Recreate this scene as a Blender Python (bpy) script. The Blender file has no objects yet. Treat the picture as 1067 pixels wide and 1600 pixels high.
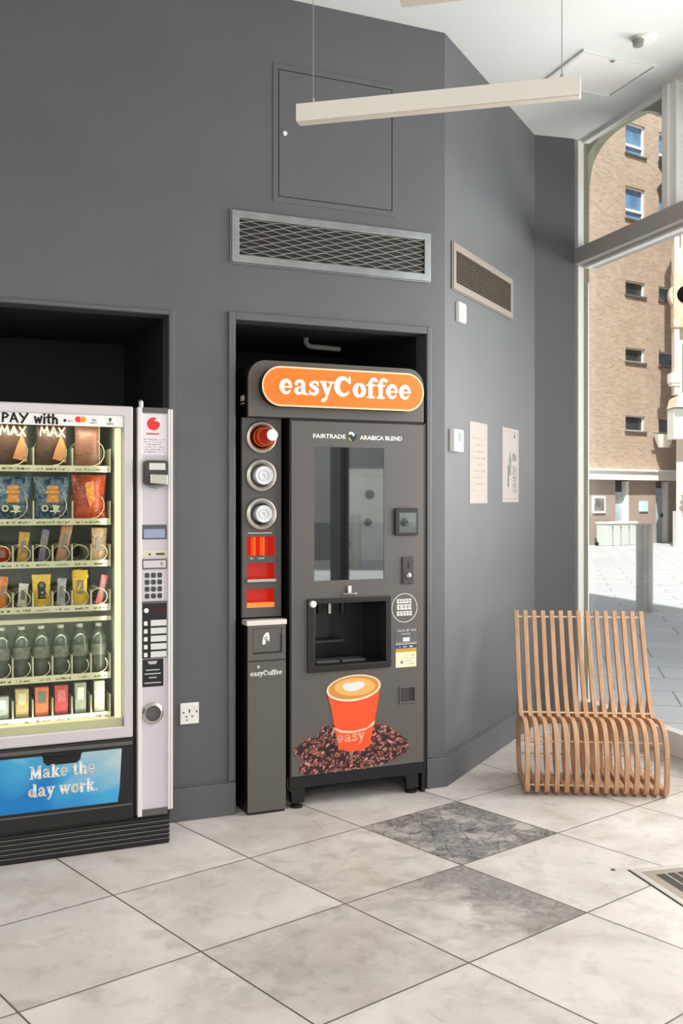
import bpy, bmesh, math, random
from mathutils import Vector, Matrix
random.seed(7)
PI = math.pi
SC = bpy.context.scene
COL = SC.collection

# ------------------------------------------------------------------ camera
cam_d = bpy.data.cameras.new('camera')
cam = bpy.data.objects.new('camera', cam_d); COL.objects.link(cam)
cam.location = (0, 0, 1.45); cam.rotation_euler = (PI/2, 0, 0)
cam_d.sensor_fit = 'AUTO'; cam_d.sensor_width = 36
cam_d.lens = 35.57; cam_d.shift_y = -18/1600
cam_d.clip_end = 300
SC.camera = cam
# ------------------------------------------------------------------ view
SC.view_settings.view_transform = 'Standard'
SC.view_settings.look = 'None'
SC.view_settings.exposure = 0.40
SC.view_settings.gamma = 1.0
SC.view_settings.use_curve_mapping = False
SC.cycles.max_bounces = 10
SC.cycles.diffuse_bounces = 6
SC.cycles.transparent_max_bounces = 16
SC.cycles.sample_clamp_indirect = 6
SC.cycles.caustics_reflective = False
SC.cycles.caustics_refractive = False
# ------------------------------------------------------------------ sky and sun
world = bpy.data.worlds.new('world'); SC.world = world; world.use_nodes = True
nt = world.node_tree; nt.nodes.clear()
out = nt.nodes.new('ShaderNodeOutputWorld'); bg = nt.nodes.new('ShaderNodeBackground')
sky = nt.nodes.new('ShaderNodeTexSky'); sky.sky_type = 'NISHITA'; sky.sun_disc = False
sky.sun_elevation = math.radians(50); sky.sun_rotation = math.radians(190); sky.dust_density = 3.0; sky.air_density = 1.0
mixw = nt.nodes.new('ShaderNodeMixRGB'); mixw.inputs[0].default_value = 0.55
mixw.inputs[2].default_value = (7.0, 7.2, 7.4, 1)
nt.links.new(sky.outputs[0], mixw.inputs[1]); nt.links.new(mixw.outputs[0], bg.inputs[0])
bg.inputs[1].default_value = 0.10
nt.links.new(bg.outputs[0], out.inputs[0])

def lamp_aim(name, kind, loc, direction, energy, color=(1, 1, 1), size=None, size_y=None):
    l = bpy.data.lights.new(name, kind); l.energy = energy; l.color = color
    if size: l.size = size
    if size_y: l.shape = 'RECTANGLE'; l.size_y = size_y
    o = bpy.data.objects.new(name, l); COL.objects.link(o); o.location = loc
    o.rotation_euler = Vector(direction).to_track_quat('-Z', 'Y').to_euler()
    return o
sun = lamp_aim('sun', 'SUN', (0, -20, 30), (0.16, 0.815, -1.0), 5.9, (1.0, 0.96, 0.90)); sun.data.angle = math.radians(0.6)
# area lamps added to boost window daylight beside and behind the photographer
lamp_aim('fill_side', 'AREA', (2.280, 4.400, 2.0), (-0.953, -0.304, 0.0), 62, (1.0, 0.985, 0.97), 2.0, 2.6)
lamp_aim('fill_street', 'AREA', (4.8, 6.3, 2.0), (-1.0, -0.06, 0.0), 135, (1.0, 0.96, 0.92), 2.6, 1.5)  # unseen lamp added outdoors to brighten the poster wall, like sunlit street
lamp_aim('fill_side', 'AREA', (3.770, -0.560, 2.0), (-0.953, -0.304, 0.0), 35, (1.0, 0.985, 0.965), 3.8, 3.3)
lamp_aim('fill_rear', 'AREA', (0.3, -4.9, 2.4), (0, 1, 0.05), 105, (1.0, 0.985, 0.97), 6.5, 2.6)

# ------------------------------------------------------------------ frames
class Fr:
    """a wall's own axes: x along the wall to the right, y into the wall, z up"""
    def __init__(s, ox, oy, A):
        s.o = (ox, oy); s.A = math.radians(A); s.rz = PI/2 - s.A
    def w(s, x, y, z):
        c, n = math.cos(s.rz), math.sin(s.rz)
        return (s.o[0]+x*c-y*n, s.o[1]+x*n+y*c, z)
WB = Fr(0.525, 5.140, 66.0)      # wall with the machines
WR = Fr(0.525, 5.140, 27.0)      # wall with the posters
WT = Fr(1.2537, 6.570, 75.0)     # short wall by the window
WW = Fr(1.6038, 6.6813, 162.3)   # shopfront windows
CH = Fr(0.901, 4.973, 94.5)      # chair
FA = Fr(8.4728, 34.2157, 55.0)   # brick building over the street
WORLD = Fr(0, 0, 90.0)
CEIL = 3.825

# ------------------------------------------------------------------ materials
def lin(c):
    c = [v/255 for v in c]
    return tuple((v/12.92 if v <= .04045 else ((v+.055)/1.055)**2.4) for v in c) + (1,)
MATS = {}
def mat(name, rgb, rough=.5, metal=0., noise=0., nscale=8., bump=0., bscale=60., emit=0., spec=.5, coat=0., col2=None):
    if name in MATS: return MATS[name]
    m = bpy.data.materials.new(name); m.use_nodes = True; MATS[name] = m
    t = m.node_tree; p = t.nodes['Principled BSDF']
    c = lin(rgb); p.inputs['Base Color'].default_value = c
    p.inputs['Roughness'].default_value = rough; p.inputs['Metallic'].default_value = metal
    p.inputs['Specular IOR Level'].default_value = spec
    if coat: p.inputs['Coat Weight'].default_value = coat
    if emit: p.inputs['Emission Color'].default_value = c; p.inputs['Emission Strength'].default_value = emit
    if noise or bump:
        tc = t.nodes.new('ShaderNodeTexCoord')
    if noise:
        n = t.nodes.new('ShaderNodeTexNoise'); n.inputs['Scale'].default_value = nscale; n.inputs['Detail'].default_value = 5
        t.links.new(tc.outputs['Object'], n.inputs['Vector'])
        mx = t.nodes.new('ShaderNodeMixRGB')
        c2 = lin(col2) if col2 else tuple(v*(1-noise) for v in c[:3]) + (1,)
        c1 = c if col2 else tuple(min(1, v*(1+noise)) for v in c[:3]) + (1,)
        mx.inputs[1].default_value = c1; mx.inputs[2].default_value = c2
        rp = t.nodes.new('ShaderNodeValToRGB'); rp.color_ramp.elements[0].position = .35; rp.color_ramp.elements[1].position = .65
        t.links.new(n.outputs[0], rp.inputs[0]); t.links.new(rp.outputs[0], mx.inputs[0])
        t.links.new(mx.outputs[0], p.inputs['Base Color'])
    if bump:
        b = t.nodes.new('ShaderNodeTexNoise'); b.inputs['Scale'].default_value = bscale; b.inputs['Detail'].default_value = 3
        t.links.new(tc.outputs['Object'], b.inputs['Vector'])
        bn = t.nodes.new('ShaderNodeBump'); bn.inputs['Strength'].default_value = bump; bn.inputs['Distance'].default_value = .01
        t.links.new(b.outputs[0], bn.inputs['Height']); t.links.new(bn.outputs[0], p.inputs['Normal'])
    return m

def glass(name, tint=(1, 1, 1), refl=.06, rough=0.0):
    if name in MATS: return MATS[name]
    m = bpy.data.materials.new(name); m.use_nodes = True; MATS[name] = m
    t = m.node_tree; t.nodes.clear()
    o = t.nodes.new('ShaderNodeOutputMaterial'); mx = t.nodes.new('ShaderNodeMixShader')
    a = t.nodes.new('ShaderNodeBsdfTransparent'); a.inputs[0].default_value = (*tint, 1)
    g = t.nodes.new('ShaderNodeBsdfGlossy'); g.inputs['Roughness'].default_value = rough
    lw = t.nodes.new('ShaderNodeLayerWeight'); lw.inputs[0].default_value = .5
    pw = t.nodes.new('ShaderNodeMath'); pw.operation = 'POWER'; pw.inputs[1].default_value = 5
    ml = t.nodes.new('ShaderNodeMath'); ml.operation = 'MULTIPLY_ADD'; ml.inputs[1].default_value = .7; ml.inputs[2].default_value = refl/2
    t.links.new(lw.outputs['Facing'], pw.inputs[0]); t.links.new(pw.outputs[0], ml.inputs[0]); t.links.new(ml.outputs[0], mx.inputs[0])
    t.links.new(a.outputs[0], mx.inputs[1]); t.links.new(g.outputs[0], mx.inputs[2]); t.links.new(mx.outputs[0], o.inputs[0])
    return m

class N:
    """small node-graph helper"""
    def __init__(s, m): s.t = m.node_tree
    def n(s, k, **kw):
        x = s.t.nodes.new(k)
        for a, b in kw.items(): setattr(x, a, b)
        return x
    def l(s, a, b): s.t.links.new(a, b)
    def val(s, i, v):
        if isinstance(v, (int, float)): i.default_value = v
        elif isinstance(v, tuple): i.default_value = v
        else: s.l(v, i)
    def math(s, op, a, b=None, c=None):
        x = s.n('ShaderNodeMath', operation=op); s.val(x.inputs[0], a)
        if b is not None: s.val(x.inputs[1], b)
        if c is not None: s.val(x.inputs[2], c)
        return x.outputs[0]
    def mix(s, f, a, b, mode='MIX'):
        x = s.n('ShaderNodeMixRGB', blend_type=mode); s.val(x.inputs[0], f); s.val(x.inputs[1], a); s.val(x.inputs[2], b)
        return x.outputs[0]
    def noise(s, vec, scale, detail=5, rough=.55, dist=0.):
        x = s.n('ShaderNodeTexNoise'); s.l(vec, x.inputs['Vector']); x.inputs['Scale'].default_value = scale
        x.inputs['Detail'].default_value = detail; x.inputs['Roughness'].default_value = rough; x.inputs['Distortion'].default_value = dist
        return x.outputs[0]
    def ramp(s, f, p0, p1, a=(0, 0, 0, 1), b=(1, 1, 1, 1)):
        x = s.n('ShaderNodeValToRGB'); e = x.color_ramp.elements
        e[0].position = p0; e[1].position = p1; e[0].color = a; e[1].color = b; s.l(f, x.inputs[0]); return x.outputs[0]

def floor_material():
    m = bpy.data.materials.new('stone_floor_tiles'); m.use_nodes = True; g = N(m)
    p = m.node_tree.nodes['Principled BSDF']
    tc = g.n('ShaderNodeTexCoord'); mp = g.n('ShaderNodeMapping'); mp.vector_type = 'TEXTURE'
    mp.inputs['Location'].default_value = (0.013, 3.638, 0)
    mp.inputs['Rotation'].default_value = (0, 0, math.radians(39.75))
    mp.inputs['Scale'].default_value = (0.604, 0.604, 1)
    g.l(tc.outputs['Object'], mp.inputs['Vector'])
    sx = g.n('ShaderNodeSeparateXYZ'); g.l(mp.outputs[0], sx.inputs[0]); X, Y = sx.outputs[0], sx.outputs[1]   # X along e2, -Y along e1
    fx = g.math('FLOOR', X); fy = g.math('FLOOR', Y)
    rx = g.math('SUBTRACT', X, fx); ry = g.math('SUBTRACT', Y, fy)
    ex = g.math('MINIMUM', rx, g.math('SUBTRACT', 1.0, rx)); ey = g.math('MINIMUM', ry, g.math('SUBTRACT', 1.0, ry))
    e = g.math('MINIMUM', ex, ey); grout = g.math('LESS_THAN', e, 0.0055)
    cb = g.n('ShaderNodeCombineXYZ'); g.l(fx, cb.inputs[0]); g.l(fy, cb.inputs[1])
    wn = g.n('ShaderNodeTexWhiteNoise', noise_dimensions='3D'); g.l(cb.outputs[0], wn.inputs['Vector'])
    # each tile reads another piece of stone
    off = g.n('ShaderNodeVectorMath', operation='SCALE'); g.l(wn.outputs['Color'], off.inputs[0]); off.inputs['Scale'].default_value = 37.
    add = g.n('ShaderNodeVectorMath', operation='ADD'); g.l(mp.outputs[0], add.inputs[0]); g.l(off.outputs[0], add.inputs[1])
    V = add.outputs[0]
    n1 = g.noise(V, 1.6, 6, .6, .6); n2 = g.noise(V, 5., 8, .65, .4); n3 = g.noise(V, 14., 8, .7, 1.2)
    base = g.mix(g.ramp(n1, .35, .68), lin((222, 216, 211)), lin((196, 187, 180)))
    base = g.mix(g.math('MULTIPLY', g.ramp(n2, .50, .74), .5), base, lin((158, 148, 138)))
    tone = g.math('MULTIPLY_ADD', wn.outputs['Value'], .16, .90)
    base = g.mix(1.0, base, g.n('ShaderNodeCombineXYZ').outputs[0], 'MIX') if False else base
    sc = g.n('ShaderNodeVectorMath', operation='SCALE'); g.l(base, sc.inputs[0]); g.l(tone, sc.inputs['Scale']); base = sc.outputs[0]
    # two odd tiles: one dark grey, one grey towards one side
    def cell(i, j):
        a = g.math('COMPARE', fx, float(i), .1); b = g.math('COMPARE', fy, float(j), .1); return g.math('MULTIPLY', a, b)
    dark = g.mix(g.ramp(n3, .38, .62), lin((88, 87, 87)), lin((146, 143, 139)))
    dark = g.mix(g.ramp(n2, .45, .62), dark, lin((176, 170, 163)))
    vd = g.n('ShaderNodeTexVoronoi', feature='DISTANCE_TO_EDGE'); vd.inputs['Scale'].default_value = 6.; g.l(g.n('ShaderNodeVectorMath', operation='ADD').outputs[0], vd.inputs['Vector']) if False else g.l(V, vd.inputs['Vector'])
    dark = g.mix(g.math('MULTIPLY', g.math('LESS_THAN', vd.outputs[0], .022), .6), dark, lin((66, 64, 64)))
    base = g.mix(cell(1, 0), base, dark)
    half = g.math('MULTIPLY', cell(0, -1), g.ramp(g.math('ADD', g.math('MULTIPLY', rx, .85), g.math('MULTIPLY', n2, .75)), .70, 1.05))
    base = g.mix(half, base, g.mix(g.ramp(n3, .4, .6), lin((120, 118, 116)), lin((160, 155, 148))))
    mid = g.math('MULTIPLY', g.math('MAXIMUM', g.math('MAXIMUM', cell(0, 0), cell(-1, -1)), cell(0, -1)), .38)
    base = g.mix(g.math('MULTIPLY', mid, g.ramp(n2, .3, .7)), base, lin((132, 126, 117)))
    # hair cracks and scuffs
    vor = g.n('ShaderNodeTexVoronoi', feature='DISTANCE_TO_EDGE'); vor.inputs['Scale'].default_value = 3.1; g.l(V, vor.inputs['Vector'])
    crack = g.math('MULTIPLY', g.math('LESS_THAN', vor.outputs[0], .006), g.math('GREATER_THAN', n1, .56))
    base = g.mix(g.math('MULTIPLY', crack, .25), base, lin((120, 112, 104)))
    base = g.mix(grout, base, lin((92, 86, 78)))
    g.l(base, p.inputs['Base Color'])
    g.l(g.ramp(n2, .3, .7, (.34,)*3+(1,), (.5,)*3+(1,)), p.inputs['Roughness'])
    bn = g.n('ShaderNodeBump'); bn.inputs['Strength'].default_value = .25; bn.inputs['Distance'].default_value = .004
    h = g.math('SUBTRACT', g.math('MULTIPLY', n2, .3), grout); g.l(h, bn.inputs['Height']); g.l(bn.outputs[0], p.inputs['Normal'])
    return m

def paving_material():
    m = bpy.data.materials.new('street_paving'); m.use_nodes = True; g = N(m); p = m.node_tree.nodes['Principled BSDF']
    tc = g.n('ShaderNodeTexCoord')
    br = g.n('ShaderNodeTexBrick'); mp = g.n('ShaderNodeMapping'); mp.inputs['Rotation'].default_value = (0, 0, math.radians(12))
    g.l(tc.outputs['Object'], mp.inputs[0]); g.l(mp.outputs[0], br.inputs['Vector'])
    br.inputs['Scale'].default_value = 1.0; br.inputs['Brick Width'].default_value = .9; br.inputs['Row Height'].default_value = .6
    br.inputs['Mortar Size'].default_value = .008
    br.inputs['Color1'].default_value = lin((188, 188, 188)); br.inputs['Color2'].default_value = lin((176, 177, 180)); br.inputs['Mortar'].default_value = lin((105, 108, 110))
    n = g.noise(tc.outputs['Object'], 1.3, 6)
    g.l(g.mix(g.math('MULTIPLY', n, .5), br.outputs[0], lin((150, 156, 164))), p.inputs['Base Color'])
    p.inputs['Roughness'].default_value = .6
    return m

def brick_material(name, c1, c2, mortar, scale=1.0):
    m = bpy.data.materials.new(name); m.use_nodes = True; g = N(m); p = m.node_tree.nodes['Principled BSDF']
    tc = g.n('ShaderNodeTexCoord'); sx = g.n('ShaderNodeSeparateXYZ'); g.l(tc.outputs['Object'], sx.inputs[0])
    cb = g.n('ShaderNodeCombineXYZ'); g.l(g.math('ADD', sx.outputs[0], sx.outputs[1]), cb.inputs[0]); g.l(sx.outputs[2], cb.inputs[1])
    br = g.n('ShaderNodeTexBrick'); g.l(cb.outputs[0], br.inputs['Vector']); br.inputs['Scale'].default_value = scale
    br.inputs['Brick Width'].default_value = .225; br.inputs['Row Height'].default_value = .075; br.inputs['Mortar Size'].default_value = .009
    br.inputs['Color1'].default_value = lin(c1); br.inputs['Color2'].default_value = lin(c2); br.inputs['Mortar'].default_value = lin(mortar)
    n = g.noise(cb.outputs[0], 1.1, 8, .7)
    g.l(g.mix(g.math('MULTIPLY', g.ramp(n, .4, .7), .35), br.outputs[0], lin((142, 118, 100))), p.inputs['Base Color'])
    p.inputs['Roughness'].default_value = .85
    return m

def wood_material():
    m = bpy.data.materials.new('bent_wood'); m.use_nodes = True; g = N(m); p = m.node_tree.nodes['Principled BSDF']
    tc = g.n('ShaderNodeTexCoord'); mp = g.n('ShaderNodeMapping'); mp.inputs['Scale'].default_value = (60, 4, 4)
    g.l(tc.outputs['Object'], mp.inputs[0]); n = g.noise(mp.outputs[0], 2.2, 6, .6, .5)
    n2 = g.noise(tc.outputs['Object'], 3.2, 2)
    c = g.mix(g.ramp(n, .35, .65), lin((200, 162, 126)), lin((168, 124, 88)))
    g.l(g.mix(g.math('MULTIPLY', g.ramp(n2, .4, .65), .5), c, lin((200, 152, 118))), p.inputs['Base Color'])
    p.inputs['Roughness'].default_value = .38
    return m

def print_material(name, cols, scale=6., rough=.35, stretch=(1, 1, 1), dist=1.0):
    """printed artwork: soft blotches of several inks"""
    m = bpy.data.materials.new(name); m.use_nodes = True; g = N(m); p = m.node_tree.nodes['Principled BSDF']
    tc = g.n('ShaderNodeTexCoord'); mp = g.n('ShaderNodeMapping'); mp.inputs['Scale'].default_value = stretch
    g.l(tc.outputs['Object'], mp.inputs[0]); n = g.noise(mp.outputs[0], scale, 3, .6, dist)
    r = g.n('ShaderNodeValToRGB'); e = r.color_ramp.elements
    k = len(cols); e[0].position = .3; e[0].color = lin(cols[0]); e[1].position = .7; e[1].color = lin(cols[-1])
    for i in range(1, k-1):
        x = e.new(.3+.4*i/(k-1)); x.color = lin(cols[i])
    g.l(n, r.inputs[0]); g.l(r.outputs[0], p.inputs['Base Color']); p.inputs['Roughness'].default_value = rough
    MATS[name] = m
    return m

M_wall = mat('grey_wall_paint', (88, 89, 92), .46, noise=.04, nscale=2.5, bump=.05, bscale=180)
M_ceil = mat('white_ceiling_paint', (214, 218, 215), .8, noise=.01, nscale=1.5)
M_niche = mat('unlit_recess_black', (22, 22, 23), .8)  # near-black puts the lack of light inside the recesses into the colour
M_frame = mat('window_frame_white', (238, 235, 231), .4)
M_transom = mat('transom_grey_brown', (172, 164, 159), .45)
M_olive = mat('exterior_render_olive', (132, 132, 112), .8, noise=.08, nscale=6)
M_mach = mat('machine_warm_grey', (90, 85, 82), .42, noise=.02, nscale=3)
M_machd = mat('machine_dark_grey', (88, 85, 84), .42)
M_black = mat('black_plastic', (18, 18, 18), .38)
M_blackm = mat('black_matt', (12, 12, 12), .7)
M_dark = mat('dark_rubber', (26, 26, 26), .6)
M_screen = mat('dark_glass_screen', (180, 184, 182), .02, metal=1.)
M_white = mat('white_print', (240, 238, 234), .4)
M_plastic = mat('white_plastic', (232, 230, 224), .35)
M_silver = mat('silver_paint', (206, 201, 203), .38, metal=.15)
M_lilac = mat('pale_lilac_panel', (203, 196, 204), .4)
M_chrome = mat('chrome', (215, 212, 206), .14, metal=1.)
M_steel = mat('brushed_steel', (196, 190, 180), .3, metal=1.)
M_galv = mat('galvanised_metal', (150, 153, 154), .35, metal=.8, noise=.1, nscale=12)
M_orange = mat('sign_orange', (250, 118, 8), .5, emit=.0)
M_cream = mat('sign_cream', (250, 214, 170), .35, emit=.05)
M_red = mat('compartment_red', (200, 34, 12), .3, emit=.15)
M_wood = wood_material()
M_rod = mat('pale_cross_rod', (222, 200, 168), .35)
M_tube = mat('warm_light_tube', (240, 234, 196), .5, emit=.55)
M_cabin = mat('vending_cabin_grey', (158, 166, 156), .6)
M_glass = glass('clear_glass', (.97, .99, .98), .05)
M_vglass = glass('vending_glass', (.95, .97, .93), .05)
M_clear = glass('clear_plastic', (.82, .86, .84), .12, .08)
M_price = mat('price_strip_cream', (214, 208, 178), .5)
M_ink = mat('black_ink', (34, 32, 30), .6)
M_beige = mat('beige_enamel', (142, 132, 121), .4, metal=.2)

# ------------------------------------------------------------------ mesh builder
class MB:
    def __init__(s): s.v = []; s.f = []; s.mi = []; s.sm = []; s.m = 0; s.smooth = False
    def add(s, vs, fs):
        b = len(s.v); s.v += [tuple(p) for p in vs]
        for f in fs: s.f.append([b+i for i in f]); s.mi.append(s.m); s.sm.append(s.smooth)
    def box(s, x0, x1, y0, y1, z0, z1):
        if x0 > x1: x0, x1 = x1, x0
        if y0 > y1: y0, y1 = y1, y0
        if z0 > z1: z0, z1 = z1, z0
        v = [(x, y, z) for z in (z0, z1) for y in (y0, y1) for x in (x0, x1)]
        s.add(v, [(0, 2, 3, 1), (4, 5, 7, 6), (0, 1, 5, 4), (2, 6, 7, 3), (0, 4, 6, 2), (1, 3, 7, 5)]); return s
    def prism(s, poly, y0, y1):
        """poly in (x, z), extruded from y0 (towards the viewer) to y1"""
        a = sum(poly[i][0]*poly[(i+1) % len(poly)][1]-poly[(i+1) % len(poly)][0]*poly[i][1] for i in range(len(poly)))
        if a < 0: poly = poly[::-1]
        n = len(poly)
        v = [(p[0], y0, p[1]) for p in poly]+[(p[0], y1, p[1]) for p in poly]
        f = [tuple(range(n)), tuple(range(2*n-1, n-1, -1))]
        f += [(i, i+n, (i+1) % n+n, (i+1) % n) for i in range(n)]
        s.add(v, f); return s
    def slab(s, poly, z0, z1):
        """poly in (x, y), extruded in z"""
        a = sum(poly[i][0]*poly[(i+1) % len(poly)][1]-poly[(i+1) % len(poly)][0]*poly[i][1] for i in range(len(poly)))
        if a < 0: poly = poly[::-1]
        n = len(poly)
        v = [(p[0], p[1], z0) for p in poly]+[(p[0], p[1], z1) for p in poly]
        f = [tuple(range(n-1, -1, -1)), tuple(range(n, 2*n))]
        f += [(i, (i+1) % n, (i+1) % n+n, i+n) for i in range(n)]
        s.add(v, f); return s
    def lathe(s, prof, o=(0, 0, 0), axis='z', seg=24, cap=True):
        """prof: list of (r, h) along the axis"""
        def P(r, h, a):
            c, d = r*math.cos(a), r*math.sin(a)
            q = (c, d, h) if axis == 'z' else ((c, -h, d) if axis == 'y' else (h, c, d))
            return (q[0]+o[0], q[1]+o[1], q[2]+o[2])
        v = []; f = []
        for r, h in prof:
            for k in range(seg): v.append(P(r, h, 2*PI*k/seg))
        for i in range(len(prof)-1):
            for k in range(seg):
                a, b = i*seg+k, i*seg+(k+1) % seg
                f.append((a, b, b+seg, a+seg))
        if cap:
            f.append(tuple(range(seg-1, -1, -1))); n = (len(prof)-1)*seg; f.append(tuple(range(n, n+seg)))
        s.add(v, f); return s
    def tube(s, path, r, seg=8, closed=False):
        P = [Vector(p) for p in path]; n = len(P); rings = []; last = None
        for i in range(n):
            a = P[i-1] if (i > 0 or closed) else P[i]; b = P[(i+1) % n] if (i < n-1 or closed) else P[i]
            t = (b-a).normalized()
            if last is None:
                u = t.orthogonal().normalized()
            else:
                u = (last-t*last.dot(t)); u = u.normalized() if u.length > 1e-6 else t.orthogonal().normalized()
            last = u; w = t.cross(u); rr = r[i] if isinstance(r, (list, tuple)) else r
            rings.append([P[i]+(u*math.cos(2*PI*k/seg)+w*math.sin(2*PI*k/seg))*rr for k in range(seg)])
        v = [q for R in rings for q in R]; f = []
        for i in range(n if closed else n-1):
            j = (i+1) % n
            for k in range(seg):
                f.append((i*seg+k, i*seg+(k+1) % seg, j*seg+(k+1) % seg, j*seg+k))
        if not closed:
            f.append(tuple(range(seg-1, -1, -1))); f.append(tuple(range((n-1)*seg, n*seg)))
        s.add(v, f); return s
    def disc(s, cx, cz, r, y0, y1, seg=20, rz=None):
        rz = rz or r
        return s.prism([(cx+r*math.cos(2*PI*k/seg), cz+rz*math.sin(2*PI*k/seg)) for k in range(seg)], y0, y1)
    def ring(s, cx, cz, ro, ri, y0, y1, seg=36, k=1.0):
        v = []; f = []
        for i in range(seg):
            a = 2*PI*i/seg; c, d = math.cos(a), math.sin(a)*k
            v += [(cx+ro*c, y0, cz+ro*d), (cx+ri*c, y0, cz+ri*d), (cx+ri*c, y1, cz+ri*d), (cx+ro*c, y1, cz+ro*d)]
        for i in range(seg):
            a, b = 4*i, 4*((i+1) % seg)
            f += [(a, b, b+1, a+1), (a+1, b+1, b+2, a+2), (a+2, b+2, b+3, a+3), (a+3, b+3, b, a)]
        s.add(v, f); return s
    def build(s, name, mats, base=(0, 0, 0), bevel=0.):
        me = bpy.data.meshes.new(name)
        me.from_pydata([(p[0]-base[0], p[1]-base[1], p[2]-base[2]) for p in s.v], [], s.f)
        ms = mats if isinstance(mats, (list, tuple)) else [mats]
        for m in ms: me.materials.append(m)
        for i, p in enumerate(me.polygons): p.material_index = min(s.mi[i], len(ms)-1); p.use_smooth = s.sm[i]
        bm = bmesh.new(); bm.from_mesh(me); bmesh.ops.recalc_face_normals(bm, faces=bm.faces); bm.to_mesh(me); bm.free()
        me.update()
        o = bpy.data.objects.new(name, me); COL.objects.link(o)
        if bevel:
            b = o.modifiers.new('bevel', 'BEVEL'); b.width = bevel; b.segments = 2; b.limit_method = 'ANGLE'; b.angle_limit = math.radians(50)
        return o

def slab_holes(mb, x0, x1, y0, y1, z0, z1, holes):
    """upright slab with rectangular holes (x0,x1,z0,z1)"""
    xs = sorted({x0, x1, *[min(max(h[0], x0), x1) for h in holes], *[min(max(h[1], x0), x1) for h in holes]})
    zs = sorted({z0, z1, *[min(max(h[2], z0), z1) for h in holes], *[min(max(h[3], z0), z1) for h in holes]})
    nx, nz = len(xs)-1, len(zs)-1
    solid = [[not any(h[0] < (xs[i]+xs[i+1])/2 < h[1] and h[2] < (zs[j]+zs[j+1])/2 < h[3] for h in holes) for j in range(nz)] for i in range(nx)]
    for i in range(nx):
        for j in range(nz):
            if not solid[i][j]: continue
            a, b, c, d = xs[i], xs[i+1], zs[j], zs[j+1]
            v = [(a, y0, c), (b, y0, c), (b, y0, d), (a, y0, d), (a, y1, c), (b, y1, c), (b, y1, d), (a, y1, d)]
            f = [(0, 1, 2, 3), (7, 6, 5, 4)]
            if i == 0 or not solid[i-1][j]: f.append((0, 3, 7, 4))
            if i == nx-1 or not solid[i+1][j]: f.append((1, 5, 6, 2))
            if j == 0 or not solid[i][j-1]: f.append((0, 4, 5, 1))
            if j == nz-1 or not solid[i][j+1]: f.append((3, 2, 6, 7))
            mb.add(v, f)
    return mb

BASE = {}
def place(o, fr, base):
    o.location = fr.w(*base); o.rotation_euler = (0, 0, fr.rz)
def thing(name, label, cat, fr=WORLD, base=(0, 0, 0), group=None):
    o = bpy.data.objects.new(name, None); COL.objects.link(o); o.empty_display_size = .1
    place(o, fr, base); BASE[o.name] = base
    o['label'] = label; o['category'] = cat
    if group: o['group'] = group
    return o
def part(name, mb, m, root, parent=None, bevel=0., label=None):
    o = mb.build(name, m, BASE[root.name], bevel); o.parent = parent or root
    if label: o['label'] = label
    return o
def solo(name, mb, m, label, cat, fr=WORLD, base=(0, 0, 0), group=None, bevel=0.):
    o = mb.build(name, m, base, bevel); place(o, fr, base); BASE[o.name] = base
    o['label'] = label; o['category'] = cat
    if group: o['group'] = group
    return o
def struct(name, mb, m, fr=WORLD, base=(0, 0, 0), parent=None, bevel=0.):
    o = mb.build(name, m, base, bevel)
    if parent: o.parent = parent
    else: place(o, fr, base); o['kind'] = 'structure'
    return o
def copy_tree(o, parent=None):
    c = o.copy(); COL.objects.link(c)
    if parent: c.parent = parent; c.matrix_parent_inverse = o.matrix_parent_inverse
    for ch in [x for x in o.children]: copy_tree(ch, c)
    return c

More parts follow.
